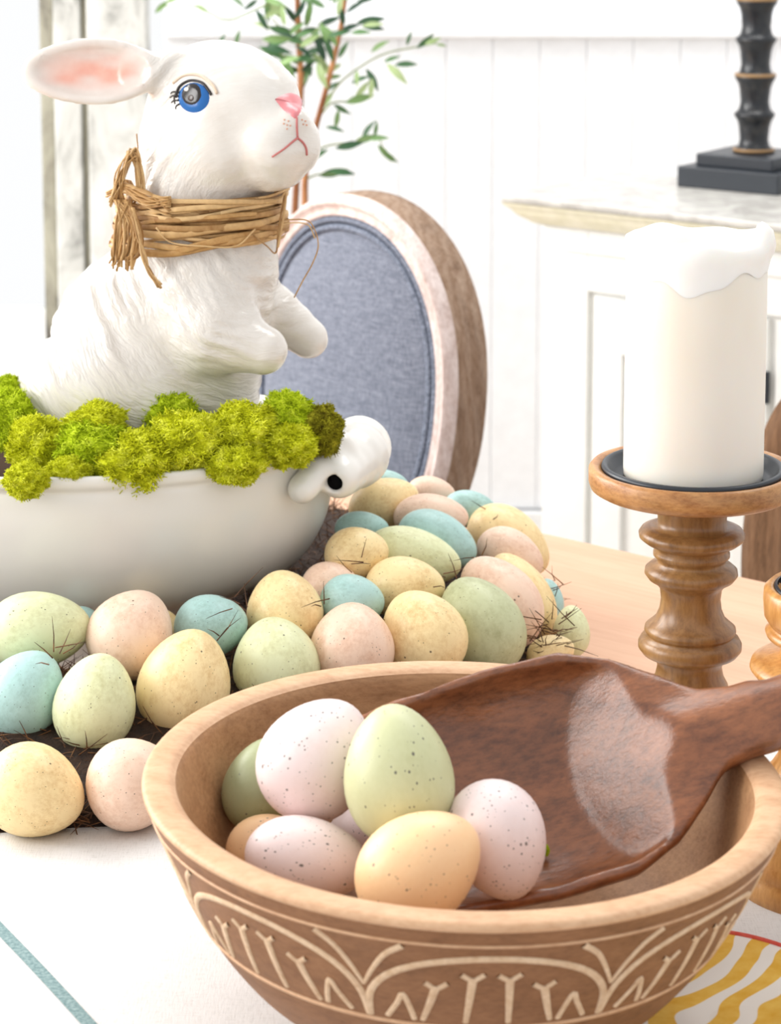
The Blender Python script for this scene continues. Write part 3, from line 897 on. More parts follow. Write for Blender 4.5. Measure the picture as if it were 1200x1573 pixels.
WREATH_EGGS = [
 # px, py, height, long, short, angle, colour, label
 (52, 1215, .034, 80, 69, -20, 'yellow', 'pale yellow egg at the wreath front, lowest one at the left frame edge'),
 (205, 1204, .034, 73, 68, 10, 'pink', 'pink egg at the wreath front, partly hidden by the left rim of the carved bowl'),
 (146, 1080, .058, 76, 62, 80, 'green', 'upright pale green egg between the blue egg at left and a big yellow one'),
 (284, 1050, .060, 84, 70, 75, 'yellow', 'big upright yellow egg just left of the carved bowl rim'),
 (36, 1068, .058, 72, 61, 60, 'blue', 'blue egg at the left frame edge above the lowest yellow egg'),
 (58, 968, .088, 82, 58, 5, 'green', 'wide pale green egg below the dish at the left frame edge'),
 (201, 974, .083, 70, 65, 60, 'pink', 'large pink egg directly below the middle of the white dish'),
 (324, 962, .080, 57, 48, 10, 'blue', 'blue egg below the dish between a pink and a yellow egg'),
 (244, 968, .062, 36, 34, 0, 'yellow', 'sliver of a yellow egg behind the large pink egg under the dish'),
 (424, 1020, .055, 72, 66, 100, 'green', 'pale green egg with its lower part hidden by the far bowl rim'),
 (437, 938, .088, 62, 58, 100, 'yellow', 'round yellow egg beside the dish foot, right of a blue egg'),
 (541, 992, .052, 66, 64, 90, 'pink', 'pink egg just behind the far bowl rim, left of a yellow egg'),
 (541, 925, .082, 50, 42, 0, 'blue', 'small blue egg in the middle of the wreath above a pink egg'),
 (508, 902, .092, 46, 38, 0, 'pink', 'pink egg under the dish curve, mostly hidden by a blue egg'),
 (650, 976, .052, 72, 64, 120, 'yellow', 'yellow egg behind the bowl rim, left of the large olive egg'),
 (622, 902, .082, 62, 46, 0, 'yellow', 'yellow egg above the other yellow one at the centre of the wreath'),
 (738, 962, .052, 80, 64, 118, 'olive', 'large olive green egg leaning at the right front of the wreath'),
 (768, 925, .062, 78, 58, 125, 'pink', 'large pink egg right behind the olive egg'),
 (800, 918, .052, 74, 46, 118, 'yellow', 'yellow egg behind the large pink one at the right outer side'),
 (634, 856, .092, 76, 44, -12, 'green', 'long pale green egg lying across the right of the wreath'),
 (548, 852, .098, 50, 42, 10, 'yellow', 'yellow egg touching the dish below its handle'),
 (672, 830, .096, 64, 42, -22, 'blue', 'large blue egg behind the long pale green one'),
 (662, 795, .096, 58, 36, 0, 'pink', 'pink egg behind the large blue one'),
 (590, 775, .104, 56, 40, 20, 'yellow', 'yellow egg right beside the dish handle'),
 (556, 812, .100, 42, 26, 0, 'blue', 'blue egg wedged below the dish handle'),
 (662, 758, .092, 38, 26, -5, 'pink', 'small pink egg at the back of the wreath in front of the chair frame'),
 (722, 782, .082, 42, 28, -5, 'blue', 'blue egg at the back right of the wreath beside a yellow one'),
 (782, 832, .066, 70, 48, -35, 'yellow', 'yellow egg at the far right outer side beyond a pink one'),
 (784, 852, .074, 54, 38, -25, 'pink', 'pink egg at the far right lying before a yellow one'),
 (592, 746, .108, 36, 24, 0, 'blue', 'pale blue egg at the very back beside the handle top'),
 (878, 970, .026, 40, 28, 90, 'green', 'pale green egg lying on the table at the wreath right edge'),
 (846, 1004, .028, 38, 28, 20, 'yellow', 'yellow egg low on the table behind the scoop tip'),
 (840, 925, .030, 36, 26, 90, 'blue', 'sliver of a blue egg low at the right edge of the wreath'),
 (128, 956, .070, 26, 24, 0, 'blue', 'sliver of a blue egg between the wide green and the large pink egg'),
]
def egg_frame(e):
    P = on_z(e[0], e[1], e[2]); s = mpp(P); t = math.radians(e[5])
    d = (P - CAM).normalized(); r = (RT - d * RT.dot(d)).normalized(); u = r.cross(d)
    X = r * math.cos(t) + u * math.sin(t); Yv = d.cross(X).normalized(); Z = X.cross(Yv)
    return np.array(P), np.array([X, Yv, Z]), np.array([e[3], e[4], e[4]]) * s
def settle(eggs, zlo, zhi, span, it=40):
    """slide touching eggs apart in depth until they no longer cut into each other"""
    eggs = [list(e) for e in eggs]; z0 = [e[2] for e in eggs]
    sp = np.random.default_rng(1).normal(size=(160, 3)); sp /= np.linalg.norm(sp, axis=1)[:, None]
    for _ in range(it):
        fr = [egg_frame(e) for e in eggs]; mv = [0.0] * len(eggs); hits = 0
        for i in range(len(eggs)):
            for j in range(i + 1, len(eggs)):
                Pi, Ai, Ri = fr[i]; Pj, Aj, Rj = fr[j]
                if np.linalg.norm(Pi - Pj) > Ri[0] + Rj[0]: continue
                q = Pi + (sp * Ri * 0.96) @ Ai
                ins = np.linalg.norm(((q - Pj) @ Aj.T) / (Rj * 0.96), axis=1) < 1
                if not ins.any(): continue
                hits += 1
                sg = 1 if (Pi[1], i) > (Pj[1], j) else -1      # farther one goes farther (lower on its ray)
                mv[i] -= sg * 0.0012; mv[j] += sg * 0.0012
        for i, e in enumerate(eggs):
            e[2] = min(max(e[2] + max(-0.002, min(0.002, mv[i])), max(zlo, z0[i] - span)), min(zhi, z0[i] + span))
        if not hits: break
    return eggs
WREATH_EGGS = settle(WREATH_EGGS, 0.024, 0.125, 0.022)
for e in WREATH_EGGS:
    egg(e[0], e[1], e[2], e[3], e[4], e[5], 'egg_' + e[6], e[7], WG)

# ------------------------------------------------------------------ the wreath of brown grass under the eggs
WC = np.array([-0.29, 2.05])
def build_wreath():
    t = thing('grass_wreath', 'dark brown dried grass wreath lying under the speckled eggs', 'wreath', (WC[0], WC[1], TABLE))
    V = []; F = []; N, m = 96, 20
    R0, W, H = 0.300, 0.138, 0.043
    for k in range(N):
        a = 2 * math.pi * k / N
        for j in range(m):
            b = 2 * math.pi * j / m
            rr = R0 + W * math.cos(b); Hb = H * (1 - 0.55 * max(0, math.cos(b))); z = max(0.001, 0.006 + (Hb - 0.006) * math.sin(b)) if math.sin(b) > 0 else 0.001
            z += 0.006 * float(vnoise(np.array([[math.cos(a) * rr * 40, math.sin(a) * rr * 40, b]]))[0]) * (math.sin(b) > 0)
            V.append((WC[0] + rr * math.cos(a), WC[1] + rr * math.sin(a), TABLE + z))
    for k in range(N):
        for j in range(m):
            F.append((k * m + j, ((k + 1) % N) * m + j, ((k + 1) % N) * m + (j + 1) % m, k * m + (j + 1) % m))
    wpart('ring', V, F, 'wreath_base', t)
    # grass blades: fine fibres over the ring
    rg = np.random.default_rng(5)
    n = 6500
    a = rg.uniform(-math.pi * 0.95, math.pi * 0.35, n); b = rg.uniform(-0.1, math.pi * 0.9, n)
    rr = R0 + (W + 0.004) * np.cos(b); z = np.maximum(0.003, 0.008 + (H * (1 - 0.55 * np.maximum(0, np.cos(b))) - 0.005) * np.sin(b))
    P = np.stack([WC[0] + rr * np.cos(a), WC[1] + rr * np.sin(a), TABLE + z], 1)
    nr = np.stack([np.cos(b) * np.cos(a), np.cos(b) * np.sin(a), np.maximum(np.sin(b), 0)], 1)
    d = rg.normal(size=(n, 3)) * 0.6 + nr * 0.12 + np.stack([-np.sin(a), np.cos(a), 0 * a], 1) * rg.choice([-1, 1], n)[:, None] * 0.9
    d /= np.linalg.norm(d, axis=1)[:, None]
    L = rg.uniform(0.010, 0.028, n)
    def blades(P, d, L, bendv, r):
        n = len(P); side = np.cross(d, [0.3, 0.2, 1.0]); side /= np.linalg.norm(side, axis=1)[:, None] + 1e-9
        up = np.cross(side, d)
        ps = [P, P + d * L[:, None] * 0.5 + bendv * 0.3, P + d * L[:, None] + bendv]
        V = []
        for i, c in enumerate(ps):
            q = r * (1.0, 0.8, 0.25)[i]
            for k in range(3):
                an = 2 * math.pi * k / 3
                V.append(c + side * (q * math.cos(an)) + up * (q * math.sin(an)))
        V = np.stack(V, 1).reshape(-1, 3)
        f = []
        for i in range(2):
            for k in range(3): f.append((i * 3 + k, i * 3 + (k + 1) % 3, i * 3 + 3 + (k + 1) % 3, i * 3 + 3 + k))
        F = (np.array(f)[None] + 9 * np.arange(n)[:, None, None]).reshape(-1, 4)
        V[:, 2] = np.maximum(V[:, 2], TABLE + 0.001)
        return V, F
    bend = rg.normal(size=(n, 3)) * 0.004
    V, F = blades(P, d, L, bend, 0.0006)
    wpart('grass', V, F, 'grass_brown', t, kind='stuff')
    # loose sprigs poking over the eggs
    tufts = [(92, 1000, .105, 6), (345, 975, .10, 3), (372, 925, .11, 4), (556, 868, .12, 4), (500, 930, .10, 3), (690, 890, .10, 4), (842, 985, .04, 26), (852, 960, .05, 12), (735, 872, .10, 3), (600, 965, .07, 3), (210, 1115, .03, 12), (75, 1125, .03, 14), (360, 1065, .04, 8), (130, 1155, .03, 12), (850, 905, .05, 7), (770, 800, .09, 3)]
    Ps = []; ds = []; Ls = []
    for px, py, zz, k in tufts:
        c = on_z(px, py, zz)
        for _ in range(k):
            Ps.append(np.array(c) + rg.normal(size=3) * 0.006); v = rg.normal(size=3); v[1] *= 0.5; v[2] = abs(v[2]) * 0.6; ds.append(v / np.linalg.norm(v)); Ls.append(rg.uniform(0.012, 0.028))
    V, F = blades(np.array(Ps), np.array(ds), np.array(Ls), rg.normal(size=(len(Ps), 3)) * 0.005, 0.0006)
    wpart('sprigs', V, F, 'grass_brown', t, kind='stuff')
build_wreath()

# ------------------------------------------------------------------ white oval dish
DC = (-0.292, 2.045); DA, DB = 0.248, 0.176; DRIM = 0.190
def build_dish():
    t = thing('serving_dish', 'white ceramic oval dish with scrolled handles holding moss and the bunny', 'dish', (DC[0], DC[1], TABLE))
    # profile by offset from the rim: (scale, z)
    prof = smooth_prof([(0.52, 0.0), (0.53, 0.004), (0.52, 0.02), (0.54, 0.040), (0.68, 0.052), (0.84, 0.074), (0.935, 0.108), (0.972, 0.145), (0.982, 0.172), (0.978, 0.180), (0.995, 0.185), (1.0, 0.190), (0.992, 0.194), (0.965, 0.1935), (0.945, 0.188), (0.925, 0.165), (0.87, 0.12), (0.7, 0.088), (0.3, 0.078), (0.02, 0.078)], 4)
    V, F = lathe([(r, TABLE + z) for r, z in prof], 120, DC[0], DC[1], sx=DA, sy=DB, close_bot=True)
    wpart('body', V, F, 'ceramic_dish', t)
    # dark filling stands in for shade inside the dish; carries moss and bunny
    V, F = lathe([(0.002, TABLE + 0.166), (0.5, TABLE + 0.166), (0.922, TABLE + 0.164)], 96, DC[0], DC[1], sx=DA, sy=DB)
    wpart('liner', V, F, 'soil', t, label='filling darkened to stand for the shade inside the dish')
    for sg in (1, -1):
        Yh = DC[1]
        e = on_y(521, 733, Yh - 0.075); q = on_y(548, 700, Yh - 0.02); f = on_y(552, 688, Yh + 0.04); g = on_y(540, 684, Yh + 0.09)
        l0 = on_y(520, 690, Yh - 0.055); l1 = on_y(464, 752, Yh - 0.098)
        k0 = on_y(500, 700, Yh)
        hole = e
        ax = np.array((e - q)); ax = ax / np.linalg.norm(ax)
        def fn(P):
            d = sd_cap(P, e, q, 0.0185, 0.027)
            d = smin(d, sd_cap(P, q, f, 0.027, 0.027), 0.008)
            d = smin(d, sd_cap(P, f, g, 0.027, 0.018), 0.008)
            d = smin(d, sd_cap(P, l0, l1, 0.0165, 0.0125), 0.006)
            d = smin(d, sd_cap(P, k0, f, 0.02, 0.02), 0.012)
            # grooves across the roll
            pr = (P - np.array(q)) @ ax
            d = d + 0.0003 * np.sin(pr * 420)
            a = np.array(e) + ax * 0.03
            d = smax(d, -sd_cap(P, a, np.array(e) - ax * 0.012, 0.0072, 0.0072), 0.002)
            # keep out of the dish's inside
            xx = (P[..., 0] - DC[0]) / (DA * 0.95); yy = (P[..., 1] - DC[1]) / (DB * 0.95)
            ins = (np.sqrt(xx * xx + yy * yy) - 1) * 0.15
            return smax(d, -ins, 0.002)
        lo = np.min([e, q, f, g, l0, l1, k0], 0) - 0.04; hi = np.max([e, q, f, g, l0, l1, k0], 0) + 0.04
        V, F = surface_nets(fn, lo, hi, 0.0022)
        V = smooth_mesh(V, F, 1)
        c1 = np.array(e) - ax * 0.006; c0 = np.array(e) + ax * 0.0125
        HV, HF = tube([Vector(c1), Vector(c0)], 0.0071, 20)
        if sg < 0:
            V = V.copy(); V[:, 0] = 2 * DC[0] - V[:, 0]; F = F[:, ::-1]
            HV[:, 0] = 2 * DC[0] - HV[:, 0]; HF = [f[::-1] for f in HF]
        h = wpart('handle', V, F, 'ceramic_dish', t)
        wpart('hole', HV, HF, 'hole_shade_black', h, label='black plug painted as the shade inside the handle hole')  # black plug stands in for the shade of a deep hole
build_dish()

# ------------------------------------------------------------------ moss clumps
def build_moss():
    rg = np.random.default_rng(9)
    protos = {}
    def proto(mat, seed):
        rg = np.random.default_rng(seed)
        n, m = 40, 24; V = []; F = []
        th, ph = np.meshgrid(np.linspace(0, math.pi, m + 1), np.linspace(0, 2 * math.pi, n, endpoint=False), indexing='ij')
        D = np.stack([np.sin(th) * np.cos(ph), np.sin(th) * np.sin(ph), np.cos(th)], -1).reshape(-1, 3)
        def rad(D): return 0.70 + 0.42 * vnoise(D * 2.6 + 7.3 * seed, seed) + 0.16 * vnoise(D * 6 + 3, seed)
        V = D * (rad(D) * 0.93)[:, None]
        for i in range(m):
            for k in range(n): F.append((i * n + k, (i + 1) * n + k, (i + 1) * n + (k + 1) % n, i * n + (k + 1) % n))
        # lacy branchlets
        N = 2600
        d = rg.normal(size=(N, 3)); d /= np.linalg.norm(d, axis=1)[:, None]
        P0 = d * (rad(d) * 0.90)[:, None]
        parts = [(V, F)]
        def prism(A, B, ra, rb):
            t = B - A; t /= np.linalg.norm(t, axis=1)[:, None]
            s = np.cross(t, [0.31, 0.77, 0.55]); s /= np.linalg.norm(s, axis=1)[:, None]; u = np.cross(t, s)
            Vs = []
            for c, r in ((A, ra), (B, rb)):
                for k in range(3):
                    an = 2.0944 * k; Vs.append(c + s * (r * math.cos(an)) + u * (r * math.sin(an)))
            Vs = np.stack(Vs, 1).reshape(-1, 3)
            f = np.array([(0, 1, 4, 3), (1, 2, 5, 4), (2, 0, 3, 5)])
            return Vs, [tuple(x) for x in (f[None] + 6 * np.arange(len(A))[:, None, None]).reshape(-1, 4)]
        J = P0 + d * 0.09 + rg.normal(size=(N, 3)) * 0.03
        parts.append(prism(P0, J, 0.022, 0.018))
        for _ in range(2):
            T = J + d * 0.035 + rg.normal(size=(N, 3)) * 0.055
            parts.append(prism(J, T, 0.018, 0.013))
        V, F = join(parts)
        return mesh('moss_clump', V, F, mat, False)
    clumps = [
     (12, 645, .22, 46, 46, 'moss_green', 'green moss clump at the left frame edge behind the yellow-green ones'),
     (10, 608, .235, 30, 30, 'moss_green', 'small green moss clump topmost at the left frame edge'),
     (62, 688, .205, 50, 46, 'moss', 'moss clump left of the bunny, second from the frame edge'),
     (40, 738, .196, 36, 26, 'moss', 'low flat moss piece hanging over the dish rim at the left'),
     (108, 722, .196, 34, 24, 'moss', 'small dark moss tuft low between two bigger clumps at left'),
     (145, 655, .222, 48, 34, 'moss', 'moss clump with knobbly top in front of the bunny haunch'),
     (142, 692, .205, 62, 48, 'moss_green', 'rounded bright green moss clump at front left of the bunny'),
     (212, 706, .200, 66, 46, 'moss', 'wide moss clump low at the middle of the dish rim'),
     (264, 640, .222, 44, 38, 'moss_green', 'tallest bright moss clump under the bunny belly'),
     (288, 686, .207, 62, 52, 'moss', 'large moss clump right of the dish middle, below the tallest one'),
     (362, 712, .196, 46, 32, 'moss', 'small moss clump at the rim right of the middle'),
     (378, 668, .213, 56, 46, 'moss', 'dense moss clump beneath the bunny paws'),
     (440, 642, .222, 42, 40, 'moss_green', 'upright moss clump at the right below the far paw'),
     (440, 682, .205, 46, 34, 'moss', 'moss clump beside the dish handle'),
     (494, 660, .212, 34, 38, 'moss_brown', 'brownish moss clump at the right end by the handle'),
    ]
    for i, (px, py, z, rx, rz, mat, label) in enumerate(clumps):
        key = (mat, i % 3 if mat == 'moss' else 5)
        if key not in protos: protos[key] = proto(mat, len(mat) + i)
        P = on_z(px, py, z)
        if P.y > 2.0 and px > 20: P = on_y(px, py, 1.985)
        s = mpp(P)
        o = bpy.data.objects.new('moss_clump', protos[key])
        o.location = P; o.scale = (rx * s, (rx + rz) / 2 * s * 0.8, rz * s); o.rotation_euler = (0, 0, i * 1.3)
        if True: o.scale = (rx * s * 0.98, rx * s * 0.98, rz * s)
        o['label'] = label; o['category'] = 'moss'; o['group'] = 'moss clumps in the dish'
        link(o)
build_moss_ready = True
build_moss()

# ------------------------------------------------------------------ bunny
BY = 2.045
def B(px, py, dy=0.0): return np.array(on_y(px, py, BY + dy))
def build_bunny():
    H = B(338, 178, 0.0)
    A45 = math.radians(45)
    fd = np.array([math.cos(A45), -math.sin(A45), 0]); sd = np.array([-math.sin(A45), -math.cos(A45), 0]); ud = np.array([0, 0, 1.0])
    AX = np.stack([fd, sd, ud])
    def hl(f, s, u): return H + fd * f + sd * s + ud * u
    def ear(side):
        # centre, long axis, wide axis, flat axis
        if side > 0:
            L = np.array([-1, 0.02, 0.0]); N = np.array([0.12, -1, 0.25])
            root = hl(-0.02, 0.040, 0.040)
        else:
            L = np.array([0.05, 0.93, -0.36]); N = np.array([1, 0.0, 0.3])
            root = hl(-0.02, -0.040, 0.036)
        L = L / np.linalg.norm(L); N = N - L * (N @ L); N /= np.linalg.norm(N); Wd = np.cross(N, L)
        return root, L, N, Wd
    ears = [ear(1), ear(-1)]
    earc = B(137, 110, -0.03)
    def ear_sdf(P, e, first):
        root, L, N, Wd = e
        if first: c = earc
        else: c = root + L * 0.075
        ax = np.stack([L, Wd, N])
        q = (P - c) @ ax.T
        # curled leaf: width axis bends towards the opening
        bend = 3.2 * q[..., 1] ** 2
        q2 = q.copy(); q2[..., 2] = q[..., 2] - bend
        tap = 1.0 - 0.10 * (q[..., 0] / 0.06)
        q2[..., 1] = q2[..., 1] / np.clip(tap, 0.6, 1.4)
        d = sd_ell(q2, (0, 0, 0), (0.060, 0.0295, 0.0095))
        cav = sd_ell(q2 - np.array([-0.002, 0, 0.0075]), (0, 0, 0), (0.0525, 0.0235, 0.0115))
        d = smax(d, -cav, 0.004)
        d2 = sd_cap(P, c - L * 0.043, root, 0.0135, 0.020)
        return smin(d, smax(d2, -cav, 0.003), 0.010)
    def body(P):
        d = sd_ell(P, B(322, 420, 0.0), (0.060, 0.062, 0.078))                       # chest
        d = smin(d, sd_cap(P, B(312, 250, 0), B(306, 390, 0), 0.060, 0.062), 0.02)      # neck
        d = smin(d, sd_ell(P, B(236, 524, 0.005), (0.090, 0.076, 0.086)), 0.03)       # back and trunk
        d = smin(d, sd_ell(P, B(172, 606, -0.040), (0.085, 0.055, 0.064)), 0.007)      # near haunch
        d = smin(d, sd_ell(P, B(168, 606, 0.055), (0.080, 0.05, 0.064)), 0.007)
        d = smin(d, sd_ell(P, B(312, 580, 0.0), (0.051, 0.062, 0.085)), 0.02)         # belly
        d = smin(d, sd_ell(P, B(200, 690, 0.0), (0.10, 0.095, 0.05)), 0.02)           # seat
        # arms
        arm = sd_ell(P, B(312, 478, -0.052), (0.044, 0.028, 0.052))
        arm = smin(arm, sd_cap(P, B(330, 512, -0.062), B(404, 538, -0.068), 0.033, 0.0215), 0.02)
        d = smin(d, arm, 0.010)
        arm2 = smin(sd_ell(P, B(330, 470, 0.05), (0.044, 0.026, 0.05)), sd_cap(P, B(405, 468, 0.035), B(474, 520, 0.030), 0.026, 0.0180), 0.02)
        d = smin(d, arm2, 0.012)
        return d
    def head(P):
        d = sd_ell(P, hl(0, 0, 0), (0.069, 0.063, 0.066), AX)
        d = smin(d, sd_ell(P, hl(0.028, 0, 0.016), (0.055, 0.046, 0.040), AX), 0.02)        # brow
        for s in (1, -1):
            d = smin(d, sd_ell(P, hl(0.025, s * 0.028, -0.026), (0.043, 0.035, 0.038), AX), 0.02)   # cheeks
            d = smin(d, sd_ell(P, hl(0.082, s * 0.011, -0.020), (0.024, 0.023, 0.024), AX), 0.010)  # lip pads
        d = smin(d, sd_ell(P, hl(0.066, 0, -0.014), (0.036, 0.032, 0.034), AX), 0.018)       # muzzle
        d = smin(d, sd_ell(P, hl(0.066, 0, -0.040), (0.030, 0.024, 0.020), AX), 0.012)       # chin
        d = smin(d, sd_ell(P, hl(0.098, 0, 0.004), (0.009, 0.011, 0.009), AX), 0.010)        # nose
        for s in (1, -1):
            # shallow sockets
            d = smax(d, -sd_ell(P, hl(0.028, s * 0.078, 0.020), (0.020, 0.020, 0.016), AX), 0.012)
        return d
    def fn(P):
        d = smin(body(P), head(P), 0.016)
        d = smin(d, ear_sdf(P, ears[0], True), 0.012)
        d = smin(d, ear_sdf(P, ears[1], False), 0.012)
        return d
    lo = np.array([B(20, 600)[0], BY - 0.14, TABLE + 0.135]); hi = np.array([B(512, 300)[0], BY + 0.22, B(300, 40, 0)[2]])
    lo[0] -= 0.012
    V, F = surface_nets(fn, lo, hi, 0.0026)
    V = smooth_mesh(V, F, 2, 0.4)
    N = vnormals(V, F)
    # combed fur: grooves along arcs sweeping down from neck over flank
    C = B(430, 330); q = V - C
    r = np.hypot(q[:, 0], q[:, 2]); th = np.arctan2(q[:, 2], q[:, 0])
    wob = vnoise(V * 28, 4) * 0.012
    g = vnoise(np.stack([(r + wob) * 150, th * 2.2, V[:, 1] * 12], 1), 1) - 0.5
    g2 = vnoise(np.stack([(r + wob) * 320, th * 4.0, V[:, 1] * 20], 1), 2) - 0.5
    zneck = B(300, 330)[2]
    mb = np.clip((zneck + 0.03 - V[:, 2]) / 0.04, 0, 1)
    dh = np.linalg.norm((V - hl(0.06, 0.02, 0)), axis=1)
    mh = np.clip((dh - 0.045) / 0.05, 0, 1) * 0.7 + 0.12
    near_ear = np.clip((B(235, 100)[0] + 0.012 - V[:, 0]) / 0.02, 0, 1) * (V[:, 2] > B(200, 190)[2])
    far_ear = (V[:, 1] > BY + 0.075) * (V[:, 2] > zneck)
    amp = np.maximum(mb, mh) * (1 - near_ear) * (1 - far_ear)
    for pw_, rad in ((B(474, 520, 0.03), 0.05), (B(408, 540, -0.068), 0.045)):
        amp = amp * (0.15 + 0.85 * np.clip(np.linalg.norm(V - pw_, axis=1) / rad - 0.35, 0, 1))
    V = V + N * ((g * 0.0042 + g2 * 0.0018) * amp)[:, None]
    t = thing('bunny_figurine', 'glossy white ceramic bunny with blue eyes sitting up in the dish of moss', 'figurine', (float(B(230, 600)[0]), BY, TABLE + 0.166))
    me_o = wpart('body', V, F, 'ceramic_bunny', t)
    # painted ear pink (a glaze colour)
    paint = np.zeros((len(V), 4), np.float32); paint[:, 3] = 1
    root, L, Nn, Wd = ears[0]
    ql = (V - earc) @ np.stack([L, Wd, Nn]).T
    inear = np.exp(-((ql[:, 0] + 0.002) / 0.041) ** 4) * np.exp(-((ql[:, 1]) / 0.0165) ** 2) * (ql[:, 2] > -0.007) * (np.abs(ql[:, 0]) < 0.056) * (N @ Nn > 0.3)
    n_ = vnoise(V * np.array([50, 120, 160]), 8)
    paint[:, 2] = np.clip(amp, 0, 1)
    paint[:, 0] = np.clip(inear * (0.35 + 1.0 * n_), 0, 1)
    root, L, Nn, Wd = ears[1]
    ql2 = (V - (root + L * 0.075)) @ np.stack([L, Wd, Nn]).T
    paint[:, 0] = np.maximum(paint[:, 0], np.exp(-(ql2[:, 0] / 0.036) ** 4) * np.exp(-(ql2[:, 1] / 0.0135) ** 2) * (ql2[:, 2] > -0.007) * (np.abs(ql2[:, 0]) < 0.056) * (N @ Nn > 0.3) * 0.8)
    att = me_o.data.color_attributes.new('paint', 'FLOAT_COLOR', 'POINT')
    att.data.foreach_set('color', paint.ravel())
    bvh = BVHTree.FromPolygons([tuple(v) for v in V], [tuple(int(i) for i in f) for f in F])
    def hit(px, py):
        d = ray(px, py).normalized()
        loc, nrm, i, dist = bvh.ray_cast(CAM, d)
        if loc is None: return None, None
        return loc, nrm
    def disc(name, cx, cy, rx, ry, mat, parent, off, bulge, rot=0, mirror=False, **kw):
        Vv = []; Ff = []; R, S = 5, 28
        ok = True; cr, sr = math.cos(rot), math.sin(rot)
        for i in range(R + 1):
            qq = i / R
            for k in range(S):
                a = 2 * math.pi * k / S
                ex, ey = rx * qq * math.cos(a), ry * qq * math.sin(a)
                l, n = hit(cx + cr * ex - sr * ey, cy + sr * ex + cr * ey)
                if l is None: l, n = hit(cx, cy)
                p = l + n * (off + bulge * (1 - qq * qq) - (0.0012 if i == R else 0))
                Vv.append(np.array(p))
        for i in range(R):
            for k in range(S): Ff.append((i * S + k, i * S + (k + 1) % S, (i + 1) * S + (k + 1) % S, (i + 1) * S + k))
        Vv = np.array(Vv)
        if mirror:
            qd = (Vv - H) @ sd
            Vv = Vv - 2 * qd[:, None] * sd; Ff = [f[::-1] for f in Ff]
        return wpart(name, Vv, Ff, mat, parent, **kw)
    for mir in (False, True):
        e = disc('eye', 298, 150, 25.5, 24.5, 'eye_blue', t, 0.0006, 0.0028, mirror=mir, label='blue painted eye')
        disc('pupil', 297, 147, 17, 18, 'eye_black', e, 0.0026, 0.0010, mirror=mir)
        disc('pupil_sheen', 297, 151, 6, 6, 'eye_brown', e, 0.0034, 0.0006, mirror=mir)
        disc('glint', 290, 138, 4, 3.4, 'eye_white', e, 0.0036, 0.0006, mirror=mir)
    def stroke(name, pts, r, mat, parent=t, n=5, r1=None, off=0.0004):
        P = []
        px = smooth_prof(pts, n)
        for x, y in px:
            l, nn = hit(x, y)
            if l is not None: P.append(l + nn * off)
        if len(P) < 2: return
        s = mpp(P[0]); m = len(P)
        R = [(r + ((r1 if r1 is not None else r) - r) * i / (m - 1)) * s for i in range(m)]
        wpart(name, *tube(P, R, 6), mat, parent)
    stroke('eyelid_line', [(270, 150), (276, 133), (292, 124), (310, 127), (320, 138), (325, 146)], 2.2, 'lash_black')
    stroke('eyelid_outline', [(266, 128), (284, 116), (306, 116), (326, 130), (334, 144)], 2.4, 'lid_tan')  # light brown painted outline above the eye
    for a in ([(276, 142), (266, 141), (262, 144)], [(275, 148), (266, 147), (261, 150)], [(275, 154), (267, 155), (263, 158)], [(276, 160), (271, 163), (270, 168)], [(272, 140), (268, 150), (269, 160)]):
        stroke('eyelash', a, 1.6, 'lash_black', r1=0.8)
    # nose: heart-like triangle laid over the snout
    outl = smooth_prof([(421, 152), (434, 145), (448, 142), (462, 148), (468, 158), (464, 171), (455, 183), (446, 178), (432, 166), (421, 152)], 4)
    cx, cy = 446, 160; Vv = []; Ff = []; R = 5; S = len(outl)
    for i in range(R + 1):
        for x, y in outl:
            qq = i / R; X, Yp = cx + (x - cx) * qq, cy + (y - cy) * qq
            l, n = hit(X, Yp)
            if l is None: l, n = hit(cx + (x - cx) * 0.6, cy + (y - cy) * 0.6)
            Vv.append(np.array(l + n * (0.0006 + 0.0014 * (1 - qq ** 3) - (0.001 if i == R else 0))))
    for i in range(R):
        for k in range(S): Ff.append((i * S + k, (i + 1) * S + k, (i + 1) * S + (k + 1) % S, i * S + (k + 1) % S))
    wpart('nose', Vv, Ff, 'nose_pink', t, label='pink nose')
    stroke('mouth_line', [(456, 180), (456, 195), (457, 212)], 1.8, 'mouth_pink')
    stroke('mouth_line', [(457, 212), (448, 219), (436, 229), (418, 241)], 2.0, 'mouth_pink', r1=1.5)
    stroke('mouth_line', [(457, 212), (465, 219), (470, 228), (471, 238)], 1.9, 'mouth_pink')
    for x, y in ((437, 184), (443, 186), (441, 192), (446, 193), (441, 198), (436, 190), (464, 184), (469, 186), (466, 191), (471, 192)):
        disc('freckle', x, y, 1.5, 1.5, 'freckle_tan', t, 0.0004, 0.0004)
    return bvh, t
BVH_BUNNY, BUNNY = build_bunny()

